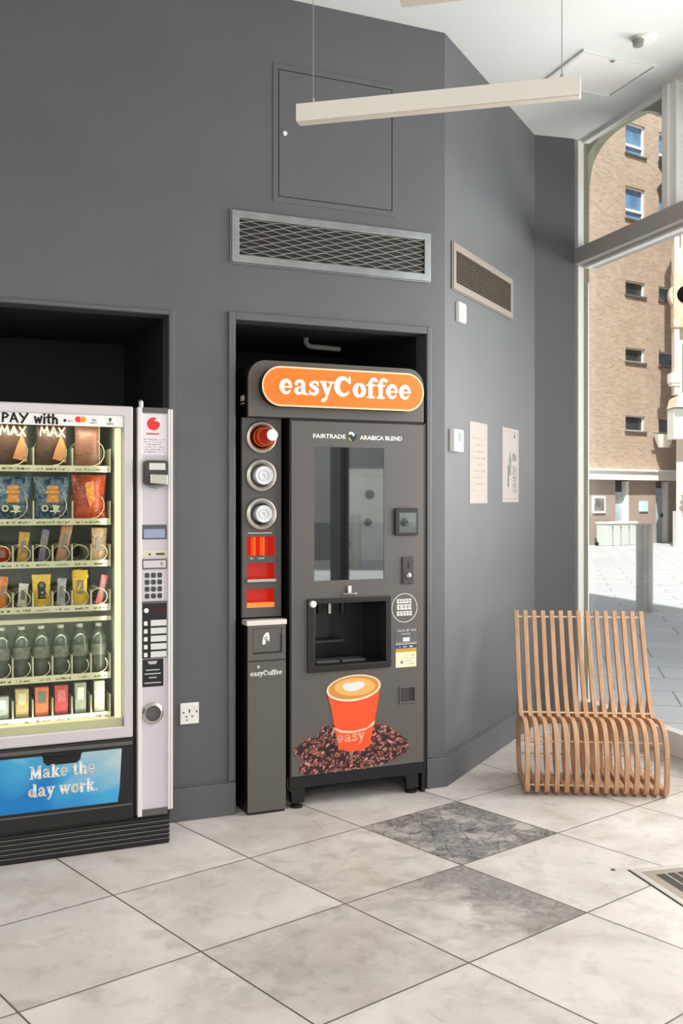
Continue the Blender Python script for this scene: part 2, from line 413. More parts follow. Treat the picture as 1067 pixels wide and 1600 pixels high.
# ------------------------------------------------------------------ lettering
def arc(cx, cz, rx, rz, a0, a1, n, r0, r1=None, rm=None):
    o = []
    for i in range(n+1):
        t = i/n; a = math.radians(a0+(a1-a0)*t); r = r0+((r1 if r1 is not None else r0)-r0)*t
        if rm is not None: r = r*(1-math.sin(PI*t))+rm*math.sin(PI*t)
        o.append((cx+rx*math.cos(a), cz+rz*math.sin(a), r))
    return o
def ringst(cx, cz, rx, rz, thick, thin, n=16):
    return [(cx+rx*math.cos(2*PI*i/n), cz+rz*math.sin(2*PI*i/n), thin+(thick-thin)*abs(math.cos(2*PI*i/n))) for i in range(n+1)]
GLY = {   # fat rounded serif letters, x-height 1: (advance, strokes of (x, z, half width))
 'e': (1.02, [[(.25, .5, .05), (.80, .5, .05)], arc(.5, .5, .33, .40, 0, 180, 9, .09, .17), arc(.5, .5, .33, .40, 180, 325, 8, .17, .05)]),
 'a': (1.06, [[(.70, .72, .15), (.70, .22, .15)], [(.72, .12, .08), (1.0, .07, .06)], arc(.45, .72, .26, .2, 5, 165, 7, .13, .09), [(.2, .74, .12), (.21, .73, .12)],
       [(.68, .52, .05), (.4, .5, .06), (.2, .36, .12), (.19, .23, .14), (.34, .09, .09), (.52, .12, .07), (.68, .24, .06)]]),
 's': (.88, [[(.72, .93, .06), (.72, .70, .06)], [(.68, .84, .06), (.45, .93, .07), (.24, .8, .11), (.24, .66, .13), (.5, .52, .14), (.66, .38, .14), (.66, .24, .13), (.45, .07, .08), (.2, .16, .06)], [(.14, .30, .06), (.14, .07, .06)]]),
 'y': (1.04, [[(.07, .93, .06), (.48, .93, .06)], [(.25, .88, .14), (.52, .22, .15)], [(.84, .88, .07), (.56, .12, .08), (.42, -.2, .09), (.26, -.3, .12)], [(.22, -.28, .12), (.23, -.27, .12)], [(.68, .93, .06), (1.0, .93, .06)]]),
 'C': (1.42, [arc(.72, .69, .48, .56, 42, 180, 11, .09, .22), arc(.72, .69, .48, .56, 180, 322, 11, .22, .06), [(1.2, 1.34, .06), (1.2, .95, .08)]]),
 'o': (1.04, [ringst(.52, .5, .33, .40, .18, .08)]),
 'f': (.78, [[(.34, .12, .15), (.34, 1.0, .15), (.42, 1.22, .13), (.6, 1.32, .1), (.78, 1.22, .12)], [(.07, .88, .06), (.68, .88, .06)], [(.1, .06, .06), (.62, .06, .06)]]),
 'M': (1.6, [[(.3, .1, .09), (.38, 1.25, .1)], [(.36, 1.25, .14), (.78, .16, .12)], [(.78, .16, .1), (1.2, 1.25, .1)], [(1.22, 1.25, .16), (1.28, .1, .16)], [(.08, .06, .06), (.5, .06, .06)], [(1.02, .06, .06), (1.5, .06, .06)], [(.12, 1.32, .06), (.4, 1.32, .06)], [(1.2, 1.32, .06), (1.45, 1.32, .06)]]),
 'k': (1.14, [[(.3, .1, .15), (.3, 1.3, .15)], [(.08, 1.36, .06), (.3, 1.36, .06)], [(.1, .06, .06), (.5, .06, .06)], [(.4, .42, .07), (.85, .88, .07)], [(.5, .52, .13), (.88, .12, .13)], [(.64, .93, .06), (1.0, .93, .06)], [(.68, .06, .06), (1.1, .06, .06)]]),
 't': (.76, [[(.34, 1.2, .09), (.34, .3, .15), (.42, .12, .12), (.68, .16, .06)], [(.07, .88, .06), (.64, .88, .06)]]),
 'h': (1.16, [[(.3, .1, .15), (.3, 1.3, .15)], [(.08, 1.36, .06), (.3, 1.36, .06)], [(.42, .72, .06), (.62, .88, .09), (.82, .78, .14), (.86, .5, .15), (.86, .12, .15)], [(.1, .06, .06), (.5, .06, .06)], [(.68, .06, .06), (1.08, .06, .06)]]),
 'd': (1.16, [[(.8, .12, .15), (.8, 1.3, .15)], [(.56, 1.36, .06), (.8, 1.36, .06)], ringst(.45, .47, .27, .36, .16, .07), [(.82, .06, .06), (1.08, .06, .06)]]),
 'w': (1.5, [[(.24, .88, .14), (.5, .12, .13)], [(.5, .12, .08), (.76, .86, .08)], [(.74, .88, .14), (1.0, .12, .13)], [(1.0, .12, .07), (1.28, .88, .07)], [(.05, .93, .06), (.44, .93, .06)], [(1.1, .93, .06), (1.46, .93, .06)], [(.6, .93, .06), (.9, .93, .06)]]),
 'r': (.86, [[(.3, .1, .15), (.3, .88, .15)], [(.08, .93, .06), (.3, .93, .06)], [(.42, .68, .06), (.56, .86, .08), (.72, .82, .13)], [(.1, .06, .06), (.56, .06, .06)]]),
 '.': (.4, [[(.18, .12, .13), (.19, .12, .13)]]),
 ' ': (.5, []),
 # brush letters
 '1P': (1.0, [[(.2, .05, .11), (.24, 1.35, .12)], [(.24, 1.33, .1), (.6, 1.3, .1), (.84, 1.05, .11), (.66, .75, .1), (.3, .66, .09)]]),
 '1A': (1.15, [[(.12, .05, .1), (.5, 1.38, .12)], [(.5, 1.38, .12), (.98, .03, .11)], [(.3, .48, .09), (.82, .5, .09)]]),
 '1Y': (1.15, [[(.1, 1.35, .11), (.5, .75, .11)], [(1.05, 1.4, .11), (.34, -.02, .12)]]),
 '1w': (1.25, [[(.1, .95, .1), (.3, .1, .11)], [(.3, .1, .1), (.6, .8, .1)], [(.6, .8, .1), (.82, .1, .11)], [(.82, .1, .1), (1.1, 1.0, .1)]]),
 '1i': (.5, [[(.24, .05, .12), (.26, .88, .12)], [(.25, 1.3, .13), (.27, 1.31, .13)]]),
 '1t': (.85, [[(.4, 1.3, .11), (.38, .2, .12), (.55, .08, .1)], [(.08, .9, .09), (.75, .95, .09)]]),
 '1h': (1.05, [[(.2, .03, .11), (.22, 1.4, .12)], [(.24, .6, .09), (.5, .85, .1), (.78, .65, .11), (.8, .05, .12)]]),
 '1M': (1.45, [[(.15, .0, .1), (.3, 1.3, .1)], [(.3, 1.3, .11), (.68, .4, .1)], [(.68, .4, .1), (1.08, 1.35, .11)], [(1.08, 1.3, .11), (1.25, .0, .11)]]),
 '1X': (1.1, [[(.1, 1.3, .11), (.95, 0, .11)], [(.95, 1.35, .11), (.1, 0, .11)]]),
}
def write(mb, text, x, z, size, y0, y1, pre='', track=1.0, width=None, slope=0., xs=1.0, fat=1.0):
    glyphs = [GLY.get(pre+c) or GLY[c] for c in text]
    tot = sum(g[0] for g in glyphs)*track
    if width: xs = width/(tot*size)
    cx = x
    for adv, strokes in glyphs:
        for st in strokes:
            pts = [(cx+p[0]*size*xs, z+p[1]*size+slope*(cx-x), p[2]*size*fat) for p in st]
            for i, p in enumerate(pts):
                n = 12
                mb.prism([(p[0]+p[2]*min(1, xs)*math.cos(2*PI*k/n), p[1]+p[2]*math.sin(2*PI*k/n)) for k in range(n)], y0, y1)
                if i:
                    q = pts[i-1]; dx, dz = p[0]-q[0], p[1]-q[1]; L = math.hypot(dx, dz)
                    if L < 1e-6: continue
                    nx, nz = -dz/L, dx/L
                    mb.prism([(q[0]+nx*q[2], q[1]+nz*q[2]), (p[0]+nx*p[2], p[1]+nz*p[2]), (p[0]-nx*p[2], p[1]-nz*p[2]), (q[0]-nx*q[2], q[1]-nz*q[2])], y0, y1)
        cx += adv*track*size*xs
    return mb
def sans(mb, text, x, z, size, y, width=None, bold=0., align='LEFT'):
    cu = bpy.data.curves.new('lettering', 'FONT'); cu.body = text; cu.size = size; cu.offset = bold; cu.align_x = align; cu.resolution_u = 3
    o = bpy.data.objects.new('lettering', cu); COL.objects.link(o)
    dg = bpy.context.evaluated_depsgraph_get(); me = bpy.data.meshes.new_from_object(o.evaluated_get(dg))
    vs = [tuple(v.co) for v in me.vertices]; fs = [tuple(p.vertices) for p in me.polygons]
    bpy.data.objects.remove(o); bpy.data.curves.remove(cu); bpy.data.meshes.remove(me)
    if not vs: return mb
    w = max(v[0] for v in vs)-min(v[0] for v in vs); k = (width/w) if width else 1.
    mb.add([(x+v[0]*k, y, z+v[1]) for v in vs], fs); return mb
def scribble(mb, x0, x1, z, h, y, density=1.0, rnd=random):
    """tiny print, too small to read: short upright and slanted marks"""
    x = x0
    while x < x1:
        w = rnd.uniform(.25, .7)*h
        if rnd.random() < .82*density:
            mb.box(x, x+w*.35, y-.0004, y, z, z+h*rnd.uniform(.6, 1)); mb.box(x, x+w, y-.0004, y, z+h*rnd.choice([0, .45, .8]), z+h*rnd.choice([.15, .6, .95]))
        x += w+h*.18
    return mb
def pill(x0, x1, z0, z1, r, n=10):
    r = min(r, (x1-x0)/2, (z1-z0)/2); o = []
    for cx, cz, a in ((x1-r, z1-r, 0), (x0+r, z1-r, 90), (x0+r, z0+r, 180), (x1-r, z0+r, 270)):
        for i in range(n+1):
            t = math.radians(a+90*i/n); o.append((cx+r*math.cos(t), cz+r*math.sin(t)))
    return o

def catmull(P, n=8):
    o = []
    for i in range(len(P)-1):
        p0, p1_, p2_, p3 = P[max(i-1, 0)], P[i], P[i+1], P[min(i+2, len(P)-1)]
        for k in range(n):
            t = k/n; o.append(tuple(.5*((2*b)+(-a+c)*t+(2*a-5*b+4*c-d)*t*t+(-a+3*b-3*c+d)*t**3) for a, b, c, d in zip(p0, p1_, p2_, p3)))
    o.append(P[-1]); return o
# ================================================================== THE ROOM
def wpt(fr, x, y): q = fr.w(x, y, 0); return (q[0], q[1])
room = [wpt(WB, -5.6, .02), wpt(WB, 0, .02), wpt(WR, 1.6, .02), wpt(WT, .35, .02), wpt(WW, 0, .03), wpt(WW, 12.2, .03), (5.2, -5.2), (-4.2, -5.2)]
big = [wpt(WB, -5.6, 1.05), wpt(WB, .1, 1.05), wpt(WR, 1.6, .12), wpt(WT, .4, .12), wpt(WW, 0, .03), wpt(WW, 12.2, .03), (5.3, -5.3), (-4.3, -5.3)]
M_floor = floor_material()
struct('floor', MB().slab(big, -.06, 0), M_floor)
struct('ceiling', MB().slab(room, CEIL, CEIL+.08), M_ceil)
# back wall with its two recesses
holes = [(-2.62, -1.429, -.01, 2.285), (-1.115, -.111, -.01, 2.287)]
mb = MB(); slab_holes(mb, -5.6, 0, 0, .10, 0, CEIL, holes)
struct('wall_back', mb, M_wall, WB)
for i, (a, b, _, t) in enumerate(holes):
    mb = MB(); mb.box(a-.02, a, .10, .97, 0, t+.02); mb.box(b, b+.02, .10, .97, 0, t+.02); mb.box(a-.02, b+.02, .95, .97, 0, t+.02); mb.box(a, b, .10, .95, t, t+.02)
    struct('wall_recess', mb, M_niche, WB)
mb = MB()
mb.box(-1.149, -1.115, -.014, 0, .155, 2.323); mb.box(-.111, -.084, -.014, 0, .155, 2.323); mb.box(-1.115, -.111, -.014, 0, 2.287, 2.323)
struct('trim_1', mb, M_wall, WB, bevel=.004)
mb = MB(); mb.box(-1.429, -1.402, -.014, 0, .155, 2.305); mb.box(-2.62, -1.429, -.014, 0, 2.285, 2.305); mb.box(-2.65, -2.62, -.014, 0, .155, 2.305)
struct('trim_2', mb, M_wall, WB, bevel=.004)
struct('wall_right', MB().box(0, 1.605, 0, .10, 0, CEIL), M_wall, WR)
struct('wall_far', MB().box(0, .285, 0, .10, 0, CEIL), M_wall, WT)
struct('wall_left', MB().slab([wpt(WB, -5.55, .05), wpt(WB, -5.65, .05), (-4.3, -5.2), (-4.2, -5.2)], 0, CEIL), M_wall)
def board(fr, x0, x1):
    return MB().prism([(0, 0), (0, 0)], 0, 0) if False else MB().box(x0, x1, -.016, 0, 0, .150).box(x0, x1, -.009, 0, .150, .158)
struct('baseboard_back', board(WB, -1.429, -1.115), M_wall, WB, bevel=.003)
struct('baseboard_back', board(WB, -.111, .008), M_wall, WB, bevel=.003)
struct('baseboard_right', board(WR, -.008, 1.59), M_wall, WR, bevel=.003)
struct('baseboard_far', board(WT, .01, .27), M_wall, WT, bevel=.003)
# rear wall: piers with glazing between
mb = MB(); slab_holes(mb, -4.3, 5.3, -5.3, -5.2, 0, CEIL, [(-3.4, -.4, .25, 3.5), (0, 3.2, .25, 3.5), (3.6, 5.0, .25, 3.5)])
struct('wall_rear', mb, M_wall)
for k, (a, b) in enumerate(((-3.4, -.4), (0, 3.2), (3.6, 5.0))):
    mb = MB(); slab_holes(mb, a, b, -5.28, -5.22, .25, 3.5, [(a+.06, (a+b)/2-.03, .31, 3.44), ((a+b)/2+.03, b-.06, .31, 3.44)])
    w = struct('window_%d' % (8+k), mb, M_frame); g = MB().box(a+.06, b-.06, -5.253, -5.247, .31, 3.44)
    struct('window_pane', g, M_glass, parent=w)

# shopfront windows along the right, seven bays
struct('trim_3', MB().box(-.105, .004, -.05, .0, 0, CEIL), M_frame, WW, bevel=.004)          # corner post
posts = [.004, 2.3, 4.80, 6.9, 9.0, 10.9]
for k in range(5):
    a, b = posts[k]+(.0 if k == 0 else .18 if k == 2 else .06), posts[k+1]-.0
    mid = .905 if k == 0 else (a+b)/2-.05
    mb = MB()
    mb.m = 0
    if k: pass
    if k != 1: mb.box(b, b+.06, -.05, .06, 0, CEIL)
    mb.box(mid, mid+.055, -.045, .05, 3.10, CEIL); mb.box(mid+.055, mid+.115, -.03, .05, 3.10, CEIL)
    mb.box(a, b, -.02, .05, .0, .136); mb.box(a, b, -.015, .03, CEIL-.02, CEIL); mb.box(a, b, -.02, .04, 3.10, 3.125)
    
    mb.box(a, b, -.01, .04, 2.982, 3.0)
    w = struct('window_%d' % (k+1), mb, M_frame, WW, bevel=.003)
    t = MB().box(a-.045 if k == 0 else a-.06, b+.0, -.085, .12, 2.998, 3.10)
    struct('window_transom', t, M_transom, parent=w, bevel=.004)
    gk = MB(); gk.box(a, a+.004, -.002, .022, .136, 3.0); gk.box(a, a+.004, -.002, .022, 3.125, CEIL-.02)
    struct('window_gasket', gk, M_olive, WW, parent=w)
    gl = MB(); gl.box(a+.004, b, .012, .020, .136, 2.983); gl.box(a+.004, mid, .012, .020, 3.12, CEIL-.02); gl.box(mid+.115, b, .012, .020, 3.12, CEIL-.03)
    struct('window_pane', gl, M_glass, parent=w)
struct('wall_pier', MB().box(4.80, 4.98, -.03, .06, 0, CEIL), mat('black_pier_paint', (30, 31, 33), .6), WW)
# outside spandrel with an arch above each transom
def arch_bay(x0, span, nm):
    top = catmull([(-.552, 3.20), (-.552, 3.45), (-.550, 3.64), (-.536, 3.79), (-.485, 3.92), (-.36, 4.003), (-.20, 4.036), (-.05, 4.040), (.10, 4.036), (.22, 4.022), (.33, 3.985), (.42, 3.93), (.48, 3.85), (.51, 3.72), (.515, 3.56)], 3)
    mb = MB()
    for a, b in zip(top, top[1:]):
        if abs(a[0]-b[0]) < 1e-5: continue
        a, b = (a[0]+.02*(a[0] < 0), a[1]-.05), (b[0]+.02*(b[0] < 0), b[1]-.05)
        if b[0] <= a[0]: continue
        mb.prism([(a[0], a[1]), (b[0], b[1]), (b[0], 4.6), (a[0], 4.6)], .29, .36)
    mb.box(x0-.50, x0+.02, .29, .36, 3.02, 4.6)
    return mb
struct('trim_4', MB().box(-1.05, -.531, .29, .36, -.05, 3.02), M_frame, WW)
struct('wall_arch', arch_bay(-.551, 1.06, 'a'), M_olive, WW)
mb = MB(); mb.box(.515, 1.4, .29, .36, 3.5, 4.6)
mb.lathe([(.05, 3.26), (.15, 3.28), (.19, 3.34), (.20, 3.38), (.15, 3.44), (.19, 3.52), (.19, 3.56)], (.60, .38, 0), 'z', 20)
struct('wall_arch', mb, M_olive, WW)
#struct('wall_ledge', MB().box(-1.0, 1.4, .125, .64, 2.99, 3.06), M_olive, WW)

# the storeys above, and the street
up = [(-4.3, -5.3), (5.3, -5.3), wpt(WW, 12.2, .1), wpt(WW, -.1, .1), wpt(WT, 0, .3), wpt(WB, .1, 1.1), wpt(WB, -5.7, 1.1)]
M_ub = brick_material('upper_storey_brick', (150, 110, 88), (132, 96, 78), (150, 140, 128))
struct('wall_upper_storeys', MB().slab(up, 4.7, 13.0), M_ub)
struct('ground_street', MB().slab([(-60, -60), (80, -60), (80, 90), (-60, 90)], -.35, -.065), paving_material())

# ================================================================== WALL FITTINGS
def vent(fr, x0, x1, z0, z1, label, m, mesh_m, cell):
    t = thing('air_vent', label, 'air vent', fr, ((x0+x1)/2, 0, z0))
    w = .036
    mb = MB(); slab_holes(mb, x0, x1, -.016, .0, z0, z1, [(x0+w, x1-w, z0+w, z1-w)])
    mb.box(x0-.006, x0, -.010, 0, z0-.005, z1+.005); mb.box(x0, x1, -.010, 0, z0-.006, z0)
    part('frame', mb, m, t, bevel=.003)
    part('backing', MB().box(x0+w-.002, x1-w+.002, -.003, 0, z0+w-.002, z1-w+.002), M_dark, t)
    g = MB(); ix0, ix1, iz0, iz1 = x0+w, x1-w, z0+w, z1-w
    rows = int((iz1-iz0)/cell[1]); dz = (iz1-iz0)/rows; n = int((ix1-ix0)/(cell[0]/2)); dx = (ix1-ix0)/n
    for r in range(rows+1):
        zc = iz0+r*dz
        for i in range(n):
            a = (1 if (i+r) % 2 else -1)*dz*.36; b = -a
            za, zb = min(max(zc+a, iz0), iz1), min(max(zc+b, iz0), iz1)
            xa, xb = ix0+i*dx, ix0+(i+1)*dx; th = dz*.15
            g.add([(xa, -.013, za-th), (xb, -.013, zb-th), (xb, -.005, zb+th), (xa, -.005, za+th), (xa, -.011, za-th*1.6), (xb, -.011, zb-th*1.6)], [(0, 1, 2, 3), (0, 4, 5, 1), (4, 3, 2, 5)])
    part('grille', g, mesh_m, t)
vent(WB, -1.134, -.089, 2.552, 2.794, 'long silver wall vent with wavy mesh above the coffee machine recess', M_galv, mat('vent_mesh_silver', (200, 198, 190), .3, metal=.5), (.105, .0145))
vent(WR, .09, 1.095, 2.546, 2.785, 'beige framed mesh vent on the narrow wall above the posters', M_beige, mat('vent_mesh_beige', (126, 110, 96), .4, metal=.3), (.036, .0155))

t = thing('access_hatch', 'grey painted access hatch set high in the back wall above the long vent', 'hatch', WB, (-.6, 0, 2.85))
mb = MB(); slab_holes(mb, -.929, -.279, -.004, 0, 2.858, 3.512, [(-.902, -.301, 2.884, 3.486)])
part('frame', mb, M_wall, t, bevel=.0015)
part('gap_shade', MB().box(-.903, -.300, -.001, 0, 2.883, 3.487), M_blackm, t)  # black sheet paints the shade of the open gap round the door
part('hatch_door', MB().box(-.898, -.305, -.0035, -.001, 2.888, 3.482), M_wall, t, bevel=.001)
part('lock', MB().lathe([(.011, 0), (.011, .006), (.008, .009)], (-.871, -.0035, 3.184), 'y', 16), M_plastic, t)

def plate(label, fr, x0, x1, z0, z1, th, name='wall_switch', cat='switch'):
    t = thing(name, label, cat, fr, ((x0+x1)/2, 0, z0)); part('plate', MB().box(x0, x1, -th, 0, z0, z1), M_plastic, t, bevel=.003); return t
t = plate('small white sensor box on the narrow wall directly under the beige vent', WR, .155, .255, 2.385, 2.487, .022, 'wall_sensor', 'sensor')
part('cover', MB().box(.165, .245, -.027, -.022, 2.397, 2.475), M_plastic, t, bevel=.002)
t = plate('white wall thermostat with a small grey screen left of the posters', WR, .062, .195, 1.703, 1.818, .03, 'thermostat', 'thermostat')
part('display', MB().box(.115, .165, -.032, -.030, 1.755, 1.80), mat('lcd_grey', (140, 148, 138), .3), t)
part('dial', MB().box(.075, .105, -.034, -.03, 1.715, 1.735), M_plastic, t)
t = plate('white square mains socket plate low on the wall between the machines', WB, -1.376, -1.289, .436, .532, .010, 'wall_socket', 'socket')
mb = MB(); mb.box(-1.337, -1.331, -.0105, -.010, .488, .503); mb.box(-1.353, -1.343, -.0105, -.01, .468, .473); mb.box(-1.325, -1.315, -.0105, -.01, .468, .473)
mb.box(-1.365, -1.357, -.0105, -.01, .486, .492); mb.box(-1.303, -1.297, -.0105, -.01, .486, .496); mb.box(-1.349, -1.343, -.0105, -.01, .452, .458)
part('pin_slot', mb, M_ink, t)
part('rocker', MB().box(-1.312, -1.296, -.013, -.010, .500, .520), M_plastic, t, bevel=.001)

# posters
M_paper = mat('cream_paper', (160, 150, 141), .6, noise=.03, nscale=14)
M_pinkp = mat('pinkish_paper', (160, 149, 146), .5, noise=.03, nscale=9)
M_faint = mat('faint_print', (140, 130, 120), .6); M_mid = mat('grey_print', (112, 108, 106), .6); M_dk = mat('dark_print', (70, 68, 70), .6)
t = thing('poster', 'plain cream poster on the narrow wall, the nearer of the two to the thermostat', 'poster', WR, (.51, 0, 1.434))
part('sheet', MB().box(.363, .655, -.003, 0, 1.434, 1.880), M_paper, t)
mb = MB(); rr = random.Random(3)
for k in range(9): scribble(mb, .40, .62, 1.50+k*.036, .010, -.0031, .4, rr)
part('faint_text', mb, M_faint, t)
t = thing('poster', 'pale pink poster with grey drawing and small text, nearest the window corner', 'poster', WR, (1.09, 0, 1.440))
part('sheet', MB().box(.925, 1.248, -.003, 0, 1.440, 1.884), M_pinkp, t)
mb = MB(); mb.m = 0
for a, b, c, d in ((.95, 1.223, 1.862, 1.866), (.95, 1.223, 1.458, 1.462), (.95, .954, 1.458, 1.866), (1.219, 1.223, 1.458, 1.866)): mb.box(a, b, -.0034, -.003, c, d)
mb.m = 1; rr = random.Random(5)
for k in range(12): scribble(mb, 1.12, 1.205, 1.50+k*.014, .008, -.0034, .9, rr)
mb.prism([(1.05, 1.60), (1.09, 1.60), (1.10, 1.70), (1.075, 1.75), (1.05, 1.70)], -.0034, -.003); mb.prism([(1.12, 1.69), (1.20, 1.69), (1.20, 1.72), (1.15, 1.74), (1.12, 1.73)], -.0034, -.003)
mb.m = 2; mb.disc(1.165, 1.84, .012, -.0036, -.003); mb.box(1.03, 1.05, -.0036, -.003, 1.53, 1.66)
part('print', mb, [M_faint, M_mid, M_dk], t)

# ================================================================== CEILING
PEND = Fr(-.1751, 3.8724, 104.3)
def pendant():
    t = thing('pendant_light', 'long white bar pendant light hanging level by two thin cables', 'light', PEND, (.53, 0, 2.90))
    part('housing', MB().box(0, 1.061, 0, .052, 2.902, 2.969), mat('pendant_white', (246, 240, 232), .4), t, bevel=.002)
    part('diffuser', MB().box(.004, 1.057, .006, .046, 2.899, 2.902), mat('pendant_diffuser', (205, 196, 184), .5), t)
    for x in (.062, .995):
        c = MB().lathe([(.0016, 2.969), (.0016, CEIL)], (x, .026, 0), 'z', 6); cable = part('cable', c, mat('cable_grey', (150, 148, 145), .4), t)
        part('cable_grip', MB().lathe([(.006, 2.969), (.006, 2.985), (.003, 2.995)], (x, .026, 0), 'z', 10), M_steel, t, cable)
        part('ceiling_rose', MB().lathe([(.02, CEIL-.012), (.024, CEIL)], (x, .026, 0), 'z', 16), M_plastic, t, cable)
    return t
p1 = pendant(); p1['group'] = 'bar pendant lights'
p2 = copy_tree(p1); p2.location = (.68, 2.80, 2.90)
p2['label'] = 'second bar pendant light, only its left end showing at the top edge'
for i, (x, y) in enumerate(((-1.7, 0.9), (.3, -1.0), (-1.6, -2.6), (1.9, .4))):
    p = copy_tree(p1); p.location = (x, y, 2.90)
    p['label'] = 'bar pendant light behind the photographer, ' + ('left of the camera', 'right behind the camera', 'far left at the back', 'beside the side windows')[i]
    q = PEND.w(.53, .026, 0); w = PEND.w(.53, 0, 0); w2 = (x+q[0]-w[0], y+q[1]-w[1], 2.892)
    l = lamp_aim('pendant_glow', 'AREA', w2, (0, 0, -1), 24, (1.0, .95, .88), .05, 1.0); l.rotation_euler = (0, 0, PEND.rz+PI/2)

hatch = [(1.280, 5.334), (1.721, 5.514), (1.575, 5.93), (1.140, 5.75)]
t = thing('ceiling_hatch', 'square white access hatch with thin raised frame in the ceiling near the window', 'hatch', WORLD, (1.43, 5.63, CEIL))
def rimpoly(P, k):
    cx = sum(p[0] for p in P)/4; cy = sum(p[1] for p in P)/4
    return [(cx+(p[0]-cx)*k, cy+(p[1]-cy)*k) for p in P]
mb = MB(); o_, i_ = rimpoly(hatch, 1.05), rimpoly(hatch, .95)
for i in range(4):
    j = (i+1) % 4; mb.slab([o_[i], o_[j], i_[j], i_[i]], CEIL-.012, CEIL)
part('frame', mb, M_ceil, t, bevel=.002)
part('hatch_door', MB().slab(rimpoly(hatch, .935), CEIL-.006, CEIL), mat('hatch_white', (232, 232, 228), .6), t)
part('lock', MB().lathe([(.012, CEIL-.012), (.012, CEIL-.005)], (1.46, 5.45, 0), 'z', 12), M_steel, t)
t = thing('smoke_detector', 'round white ceiling detector with a dark grey side near the top right', 'detector', WORLD, (1.545, 5.20, CEIL))
part('base', MB().lathe([(.052, CEIL-.016), (.060, CEIL-.006), (.060, CEIL)], (1.555, 5.20, 0), 'z', 28), M_plastic, t)
part('sensor_head', MB().lathe([(.012, CEIL-.05), (.026, CEIL-.046), (.03, CEIL-.016)], (1.520, 5.185, 0), 'z', 20), mat('detector_grey', (132, 130, 128), .5), t)

# ================================================================== SNACK MACHINE
FY = -.277
V = thing('vending_machine', 'tall white snack vending machine with lit glass front standing in the left recess', 'vending machine', WB, (-1.985, FY, 0))
mb = MB()
mb.box(-2.49, -2.44, FY+.04, .44, .125, 1.838); mb.box(-1.695, -1.492, FY+.04, .44, .125, 1.838)
mb.box(-2.44, -1.695, .36, .44, .125, 1.838); mb.box(-2.44, -1.695, FY+.04, .36, 1.800, 1.838); mb.box(-2.44, -1.695, FY+.04, .36, .125, .50)
part('cabinet', mb, M_silver, V)
cab = MB(); cab.box(-2.437, -1.698, .345, .358, .50, 1.80); cab.box(-2.439, -2.432, -.2, .35, .50, 1.80); cab.box(-1.705, -1.697, -.13, .35, .50, 1.80); cab.box(-2.437, -1.698, -.2, .35, .50, .506); cab.box(-2.437, -1.698, -.2, .35, 1.795, 1.80)
part('inner_lining', cab, M_cabin, V)
# door frame
mb = MB(); slab_holes(mb, -2.49, -1.648, FY, FY+.04, .463, 1.842, [(-2.445, -1.687, .513, 1.800)])
df = part('door_frame', mb, M_silver, V, bevel=.006)
part('glass', MB().box(-2.445, -1.687, FY+.012, FY+.016, .513, 1.800), M_vglass, V)
mb = MB(); mb.box(-1.716, -1.693, FY+.03, FY+.05, .53, 1.752)
part('light_tube', mb, M_tube, V, label='glowing warm white light strip')
part('lower_ledge', MB().box(-2.44, -1.69, FY+.018, FY+.06, .508, .545), M_price, V)
part('door_gap', MB().box(-1.648, -1.631, FY+.02, FY+.04, .13, 1.838), M_blackm, V)
# area lamps added to spread the tube's light through the cabinet
for x, e in ((-1.75, .5), (-2.40, 2.2)):
    a = bpy.data.lights.new('cabinet_fill', 'AREA'); a.shape = 'RECTANGLE'; a.size = .02; a.size_y = 1.2; a.energy = e; a.color = (1, .95, .78)
    o = bpy.data.objects.new('cabinet_fill', a); COL.objects.link(o)
    o.location = WB.w(x, FY+.06, 1.15); d = Vector(WB.w(-2.05, .05, 1.15))-Vector(o.location); 
    o.rotation_euler = d.to_track_quat('-Z', 'Y').to_euler()
for z, e in ((1.745, .95), (.94, .5), (.555, .4)):
    o = lamp_aim('cabinet_fill', 'AREA', WB.w(-2.06, FY+.045, z), Vector(WB.w(-2.06, .05, 1.15 if z != .97 else .8))-Vector(WB.w(-2.06, FY+.045, z)), e, (1, .95, .80), .60, .015)
    o.rotation_euler = (Matrix.Rotation(WB.rz, 3, 'Z')@Matrix.Rotation(math.radians(25 if z > 1.5 else (35 if z > .9 else 150)), 3, 'X')).to_euler()
# pay banner
part_b = part('payment_banner', MB().box(-2.44, -1.688, FY+.006, FY+.010, 1.754, 1.806), mat('banner_white', (240, 240, 238), .35), V)
mb = MB(); write(mb, 'PAY', -2.172, 1.762, .026, FY+.004, FY+.006, '1', width=.105, fat=1.35); write(mb, 'with', -2.045, 1.760, .028, FY+.004, FY+.006, '1', width=.095, fat=1.35)
mb.disc(-1.925, 1.775, .006, FY+.004, FY+.006); scribble(mb, -1.912, -1.893, 1.770, .008, FY+.006, 1)
part('lettering', mb, mat('banner_letter_black', (20, 19, 18), .7), V, part_b)
mb = MB(); mb.disc(-1.872, 1.781, .0125, FY+.004, FY+.006); part('logo_disc', mb, mat('logo_red', (230, 50, 30), .4), V, part_b)
mb = MB(); mb.disc(-1.853, 1.781, .0125, FY+.0035, FY+.0055); part('logo_disc', mb, mat('logo_orange', (245, 150, 30), .4), V, part_b)
mb = MB(); scribble(mb, -1.822, -1.796, 1.776, .009, FY+.006, 1); scribble(mb, -1.822, -1.796, 1.766, .007, FY+.006, 1); part('logo_text', mb, M_mid, V, part_b)
mb = MB(); mb.disc(-1.742, 1.785, .006, FY+.004, FY+.006); mb.box(-1.744, -1.740, FY+.004, FY+.006, 1.772, 1.78); mb.box(-1.756, -1.728, FY+.004, FY+.006, 1.765, 1.768)
part('leaf_logo', mb, mat('logo_green', (30, 90, 50), .4), V, part_b)

